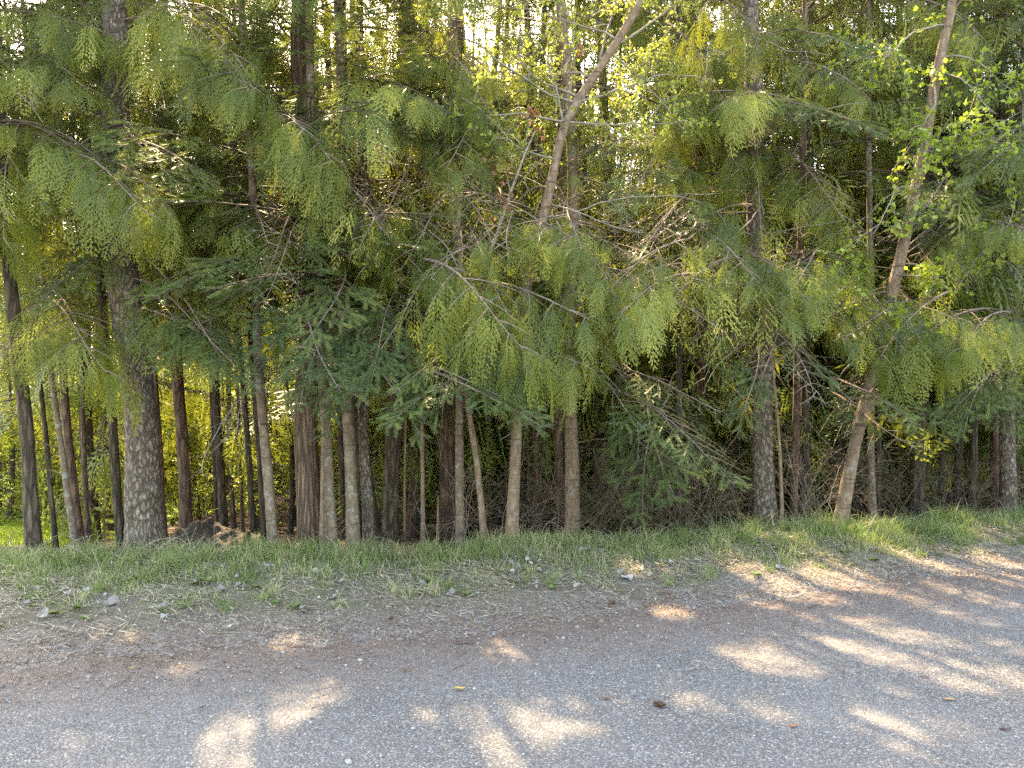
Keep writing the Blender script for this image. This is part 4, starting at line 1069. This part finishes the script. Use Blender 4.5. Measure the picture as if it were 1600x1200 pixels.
for x_, y_ in zip(tx, ty):      # low broad-leaved weeds in rosettes
    k_ = int(rng.integers(6, 12)); an = rng.uniform(0, 6.28, k_); sz = rng.uniform(.03, .07)
    s.place(LEAF, frame(np.stack([np.cos(an), np.sin(an), rng.uniform(.2, .8, k_)], -1)), np.tile([x_, y_, float(ground_z(x_, y_)) + .01], (k_, 1)), sz * rng.uniform(.7, 1.2, k_), rng.uniform(-.35, .0) + rng.normal(0, .05, k_))
tag(build('grass', s, [M_GRASS]), 'tufted green grass on the verge between road and trees', 'grass', kind='stuff')

# meadow grass far left between the trunks
s = Soup(); n = 60000; x = rng.uniform(-14, -5.4, n); y = rng.uniform(9.0, 13.5, n); k_ = x < -.575 * y; x, y = x[k_], y[k_]; n = len(x)
blades(s, x, y, rng.uniform(.05, .16, n), rng.uniform(.1, .9, n), np.full(n, .012), rng.uniform(.3, .7, n), 2)
tag(build('meadow_grass', s, [M_BIRCH]), 'bright sunlit grass beyond the trunks at the left edge', 'grass', kind='stuff')

# dry straw and stalks
M_STRAW = foliage_mat('straw', (0.16, 0.12, 0.085), (0.30, 0.25, 0.17), (0.48, 0.42, 0.32), (0.4, 0.33, 0.2), .2)
s = Soup(); n = 70000; x = rng.uniform(-7, 9, n); u = rng.beta(2.2, 1.8, n) * 1.3; y = edge(x) + u * (crest(x) - edge(x)); pz = fld(x, y, 1.9, 17.0); k_ = rng.random(n) < sstep(-.25, .3, pz) + .15; x, y, u = x[k_], y[k_], u[k_]; n = len(x); z = ground_z(x, y) + rng.uniform(.002, .045, n)
a = rng.uniform(0, 6.28, n); d = np.stack([np.cos(a), np.sin(a), rng.uniform(-.05, .28, n)], -1)
V, F = diamonds(np.stack([x, y, z], -1), d, np.cross(d, np.array([[0, 0, 1.]])) + np.array([[0, 0, .3]]), rng.uniform(.03, .14, n), rng.uniform(.003, .006, n))
s.add(V, F, np.repeat(rng.uniform(.1, .9, n), 4), 0)
ns_ = 260; x = np.concatenate([rng.uniform(-5.5, -2.4, 150), rng.uniform(-2, 8, 110)]); y = crest(x) + rng.normal(.1, .18, ns_)
for i in range(ns_):
    P0 = np.array([x[i], y[i], float(ground_z(x[i], y[i]))]); a_ = rng.uniform(0, 6.28)
    P = wander(rng, P0, (math.cos(a_) * .5, math.sin(a_) * .5, 1), rng.uniform(.15, .42), 7, .08, (math.cos(a_) * .09, math.sin(a_) * .09, -.10)); tube(s, P, np.linspace(.0028, .001, 8), 3, rng.uniform(.3, .9), 0)
nb = 26000; xb = rng.uniform(-7, 9, nb); ub = rng.uniform(-.02, .9, nb); yb = edge(xb) + ub * (crest(xb) - edge(xb))
kb = rng.random(nb) < .35 + .65 * sstep(-.2, .3, fld(xb, yb, 2.4, 41.0)); xb, yb = xb[kb], yb[kb]; nb = len(xb)
db = rng.normal(0, 1, (nb, 3)) * np.array([1, 1, .28]); wb = np.cross(db, rng.normal(0, .3, (nb, 3)) + np.array([0, 0, 1.]))
V, F = diamonds(np.stack([xb, yb, ground_z(xb, yb) + rng.uniform(.003, .016, nb)], -1), db, wb, rng.uniform(.008, .032, nb), rng.uniform(.006, .018, nb))
s.add(V, F, np.repeat(rng.choice([.02, .1, .25, .5, .8, .95], nb), 4), 0)
tag(build('dry_straw', s, [M_STRAW]), 'pale dry grass stalks, straw and crumbled leaves scattered through the verge', 'straw', kind='stuff')

# needles, bark bits and small stones
M_NEED = foliage_mat('brown_needles', (0.06, 0.03, 0.018), (0.17, 0.085, 0.048), (0.34, 0.21, 0.13), (0.2, 0.1, 0.05), .05)
s = Soup(); n = 110000; x = rng.uniform(-7, 9, n)
off = rng.normal(-.02, .40, n) - (x > 1.2) * rng.exponential(.38, n); y = edge(x) + off
far = rng.random(n) < .06; y[far] = rng.uniform(2.4, 6, far.sum())
z = np.maximum(ground_z(x, y), 0.0) + .016; z = np.where(y < edge(x) + .05, .019, z)
a = rng.uniform(0, 6.28, n); d = np.stack([np.cos(a), np.sin(a), rng.uniform(-.03, .2, n)], -1)
V, F = diamonds(np.stack([x, y, z], -1), d, np.cross(d, np.array([[0, 0, 1.]])), rng.uniform(.008, .035, n), rng.uniform(.0015, .004, n))
s.add(V, F, np.repeat(rng.uniform(.1, .95, n), 4), 0)
for i in range(900):
    x_ = rng.uniform(-6.5, 8.5); y_ = float(edge(x_)) + rng.normal(.1, .38); z_ = (.02 if y_ < edge(x_) + .05 else float(ground_z(x_, y_)) + .012); a_ = rng.uniform(0, 6.28)
    tube(s, wander(rng, (x_, y_, z_), (math.cos(a_), math.sin(a_), 0), rng.uniform(.03, .13), 4, .12), rng.uniform(.0012, .003), 3, rng.uniform(.1, .9), 0)
tag(build('needle_litter', s, [M_NEED]), 'reddish brown needles and bark bits gathered along the road edge', 'litter', kind='stuff')

def stone_mat():
    m, nt, out = mat_new('stone'); h = N(nt)
    at = h.new('ShaderNodeAttribute', _attribute_name='tint')
    c = h.ramp(at.outputs['Fac'], [(0, (0.10, 0.09, 0.085)), (.6, (0.24, 0.22, 0.20)), (1, (0.36, 0.34, 0.32))])
    p = h.new('ShaderNodeBsdfPrincipled', Roughness=.8); h.link(c, p.inputs['Base Color']); h.link(p.outputs[0], out.inputs[0]); return m
cube = np.array([[-1, -1, -1], [1, -1, -1], [1, 1, -1], [-1, 1, -1], [-1, -1, 1], [1, -1, 1], [1, 1, 1], [-1, 1, 1]], float)
cf = np.array([[0, 3, 2, 1], [4, 5, 6, 7], [0, 1, 5, 4], [1, 2, 6, 5], [2, 3, 7, 6], [3, 0, 4, 7]])
s = Soup(); n = 9000; x = rng.uniform(-6.5, 8.5, n); y = edge(x) + rng.normal(-.05, .32, n); far = rng.random(n) < .12; y[far] = edge(x[far]) - rng.exponential(.9, far.sum())
ok = y > 2.3; x, y = x[ok], y[ok]; n = len(x); z = np.where(y < edge(x) + .05, .013, ground_z(x, y) + .003)
sz = rng.uniform(.0025, .0075, n) * np.where(rng.random(n) < .03, 1.9, 1)
for q in range(4):
    mk = np.arange(n) % 4 == q
    s.place((cube * rng.uniform(.55, 1.0, (8, 3)) * np.array([1, .85, .6]), cf, np.full(8, 0.), np.zeros(6, int)), rotz(rng.uniform(0, 6.28, mk.sum())) @ rotx(rng.uniform(-.5, .5, mk.sum())), np.stack([x, y, z], -1)[mk], sz[mk], rng.uniform(.1, 1, mk.sum()) ** 2.2)
tag(build('gravel', s, [stone_mat()], smooth=False), 'small loose stones along the crumbling road edge', 'gravel', kind='stuff')

# ------------------------------------------------------------------ dead leaves on the verge
M_PALE = foliage_mat('pale_leaf', (0.13, 0.115, 0.10), (0.235, 0.21, 0.19), (0.37, 0.34, 0.31), (0.4, 0.36, 0.3), .12)
def leaf_mesh(seed, size):
    r = np.random.default_rng(seed); n1, n2 = 14, 4; s = Soup()
    V = np.zeros((n1, n2, 3)); o = r.uniform(0, 9)
    for i in range(n1):
        th = i / n1 * 2 * math.pi
        R_ = size * (.5 + .12 * math.cos(th) + .10 * math.sin(3 * th + o) + .06 * math.sin(7 * th + o))
        for j in range(n2):
            q = (j + .02) / (n2 - 1 + .02); X, Y = R_ * q * math.cos(th), R_ * q * .75 * math.sin(th)
            V[i, j] = (X, Y, .35 * size * (Y / size) ** 2 * 3 + .16 * size * mnoise.noise(Vector((X / size * 3 + o, Y / size * 3, o))) + .10 * size)
    ii, jj = np.meshgrid(np.arange(n1), np.arange(n2 - 1), indexing='ij'); i2 = (ii + 1) % n1
    s.add(V.reshape(-1, 3), np.stack([ii * n2 + jj, ii * n2 + jj + 1, i2 * n2 + jj + 1, i2 * n2 + jj], -1).reshape(-1, 4), r.uniform(.2, .8), 0)
    return to_mesh('dead_leaf', s.arr(), [M_PALE])
LM = [leaf_mesh(i, .085) for i in range(6)]
named = [(800, 884, 1.5, 'crumpled grey leaf topmost of the heap on the verge below the pale forked trunk'), (798, 900, 1.5, 'crumpled grey leaf at the middle of the heap below the pale forked trunk'),
         (806, 912, 1.2, 'small grey leaf at the bottom of the heap below the pale forked trunk'), (820, 850, 1.0, 'small white leaf high in the grass right of the pale forked trunk'),
         (915, 862, 1.5, 'large curled grey leaf in the grass below the brown ringed trunk'), (982, 906, 1.2, 'flat pinkish leaf lying on the dirt right of the yellow grass tuft'),
         (706, 930, 1.3, 'long flat grey leaf on the dirt left of centre'), (656, 916, 1.1, 'flat grey leaf at the lower border of the grass left of centre'),
         (292, 898, 1.3, 'pale leaf in the grass in front of the dirt mound'), (441, 906, 1.2, 'grey leaf in the grass in front of the pale trunk with bare twigs'),
         (471, 958, .8, 'small white leaf on the dirt below the thick cedar trunk'), (530, 912, 1.1, 'grey leaf in the grass below the pale ringed trunks'),
         (172, 945, 1.4, 'grey crumpled leaf low in the grass below the dark slender trunk'), (50, 925, 1.2, 'grey leaf in the grass at the left end of the verge'),
         (1122, 882, 1.0, 'white curled leaf on the dirt left of the sunlit patch'), (1182, 848, 1.2, 'pale leaf at the foot of the tall grass below the thick rough trunk'),
         (1181, 862, 1.2, 'grey round leaf just under the pale leaf below the thick rough trunk'), (1218, 888, 1.1, 'brownish leaf at the border of the sunlit dirt'),
         (1232, 858, 1.1, 'bright pinkish leaf on the dirt under the slim brown pair of trunks'), (1262, 842, 1.5, 'broad pale leaf among others below the slim brown pair of trunks'),
         (1366, 861, 1.2, 'flat white leaf on the dirt below the leaning trunk'), (1242, 836, 1.0, 'small pale leaf at the grass border left of the leaning trunk')]
for i, (px, py, sc, lab) in enumerate(named):
    p = on_ground(px, py); o = link('dead_leaf', LM[i % 6], None, (p[0], p[1], p[2] + .006)); o.rotation_euler = (rng.uniform(-.5, .6), rng.uniform(-.4, .4), rng.uniform(0, 6.28)); o.scale = (sc * .9,) * 3
    tag(o, lab, 'leaf', 'pale dead leaves on the verge')
i = 0
while i < 170:
    if i % 6 == 0: cx_, cu_ = rng.uniform(-5.5, 7.5), rng.beta(2.5, 2)
    x = cx_ + rng.normal(0, .22); u = float(np.clip(cu_ * .75 + .05 + rng.normal(0, .1), .08, .8)); y = float(edge(x) + u * (crest(x) - edge(x)))
    z = float(ground_z(x, y)); o = link('dead_leaf', LM[i % 6], None, (x, y, z + rng.uniform(.004, .03))); o.rotation_euler = (rng.uniform(-.5, .5), rng.uniform(-.5, .5), rng.uniform(0, 6.28)); o.scale = (float(rng.choice([.3, .4, .5, .65, .85])),) * 3
    tag(o, 'small faded grey leaf lying loose among grass and dirt of the verge', 'leaf', 'small faded leaves on the verge'); i += 1

# ------------------------------------------------------------------ cones and bits on the road
M_CONE = bark_mat('cone_scale', (0.04, 0.02, 0.012), (0.11, 0.055, 0.033), (0.22, 0.13, 0.08), (60, 60, 60), bump=.4)
def cone_thing(px, py, L, rz, label):
    p = on_ground(px, py); s = Soup(); n = 64; ga = 2.39996
    q = (np.arange(n) + .5) / n; rr = L * .30 * np.sin(np.pi * (q * .86 + .10)) ** .8
    a = np.arange(n) * ga
    B = np.stack([(q - .5) * L, rr * .45 * np.cos(a), rr * .45 * np.sin(a)], -1)
    d = np.stack([np.full(n, -.10) + q * .7, np.cos(a), np.sin(a)], -1); w = np.stack([np.zeros(n), -np.sin(a), np.cos(a)], -1)
    V, F = diamonds(B, d, w, rr * .75, L * .16, .6); s.add(V, F, .5, 0)
    th = np.linspace(0, 1, 8); tube(s, np.stack([(th - .5) * L, 0 * th, 0 * th], -1), L * .16 * np.sin(np.pi * (th * .9 + .05)), 8, .3, 0)
    o = build('pine_cone', s, [M_CONE], None, (p[0], p[1], max(p[2], .012) + L * .25)); o.rotation_euler = (0, 0, rz); tag(o, label, 'cone', 'fallen cones')
cone_thing(1030, 1107, .062, -.5, 'brown cone lying on the asphalt in the lower right, nearest to the viewer')
cone_thing(956, 948, .06, .6, 'dark red cone at the dirt edge of the road near centre')
cone_thing(612, 973, .055, .2, 'dark cone on the gravel edge left of centre')
def flake(px, py, L, rz, col, label, name='fallen_leaf'):
    m, nt, out = mat_new(name); h = N(nt); p_ = h.new('ShaderNodeBsdfPrincipled', Roughness=.7)
    v = h.coords(); c = h.mix(h.noise(v, 60, 4), tuple(q * .6 for q in col), col); h.link(c, p_.inputs['Base Color']); h.link(p_.outputs[0], out.inputs[0])
    s = Soup(); t = np.linspace(0, 1, 8); w = L * .18 * np.sin(np.pi * t) ** .7
    cx = (t - .5) * L; cz = .012 + .25 * L * (t - .5) ** 2 * 2; cy = .12 * L * np.sin(t * 4)
    V = np.stack([np.stack([cx, cy + w, cz + .25 * w], -1), np.stack([cx, cy, cz - .002], -1), np.stack([cx, cy - w, cz + .3 * w], -1)], 1)
    F = [[i * 3 + j, (i + 1) * 3 + j, (i + 1) * 3 + j + 1, i * 3 + j + 1] for i in range(7) for j in range(2)]
    s.add(V.reshape(-1, 3), F, .5, 0); p = on_ground(px, py)
    o = build(name, s, [m], None, (p[0], p[1], max(p[2], .008))); o.rotation_euler = (0, 0, rz); tag(o, label, 'leaf', 'coloured bits on the asphalt')
flake(718, 1081, .065, .1, (.50, .32, .06), 'curled yellow leaf on the shaded asphalt left of centre')
flake(1484, 1098, .055, .1, (.42, .27, .08), 'ochre leaf on the asphalt at the lower right')
flake(1240, 1140, .045, .6, (.36, .13, .05), 'orange brown bark flake on the asphalt at the lower right')
flake(317, 1110, .045, 1.3, (.10, .05, .035), 'dark brown bark flake left of the bright sun patch')
flake(490, 1105, .045, 1.2, (.28, .11, .05), 'reddish bark flake lying in the bright sun patch')
flake(1445, 1062, .05, .2, (.07, .04, .03), 'dark flake above the ochre leaf at the right')
flake(948, 1096, .055, .1, (.13, .065, .045), 'brown flake left of the near cone')
flake(620, 948, .05, .4, (.35, .13, .05), 'orange brown leaf beside a grass tuft at the road edge')
flake(205, 1048, .04, .4, (.40, .28, .08), 'small yellow leaf on the gravel edge at the left')
flake(1570, 1145, .05, 0.0, (.09, .035, .03), 'dark reddish curled flake near the bottom right corner')
print('faces', sum(len(m.polygons) for m in bpy.data.meshes))
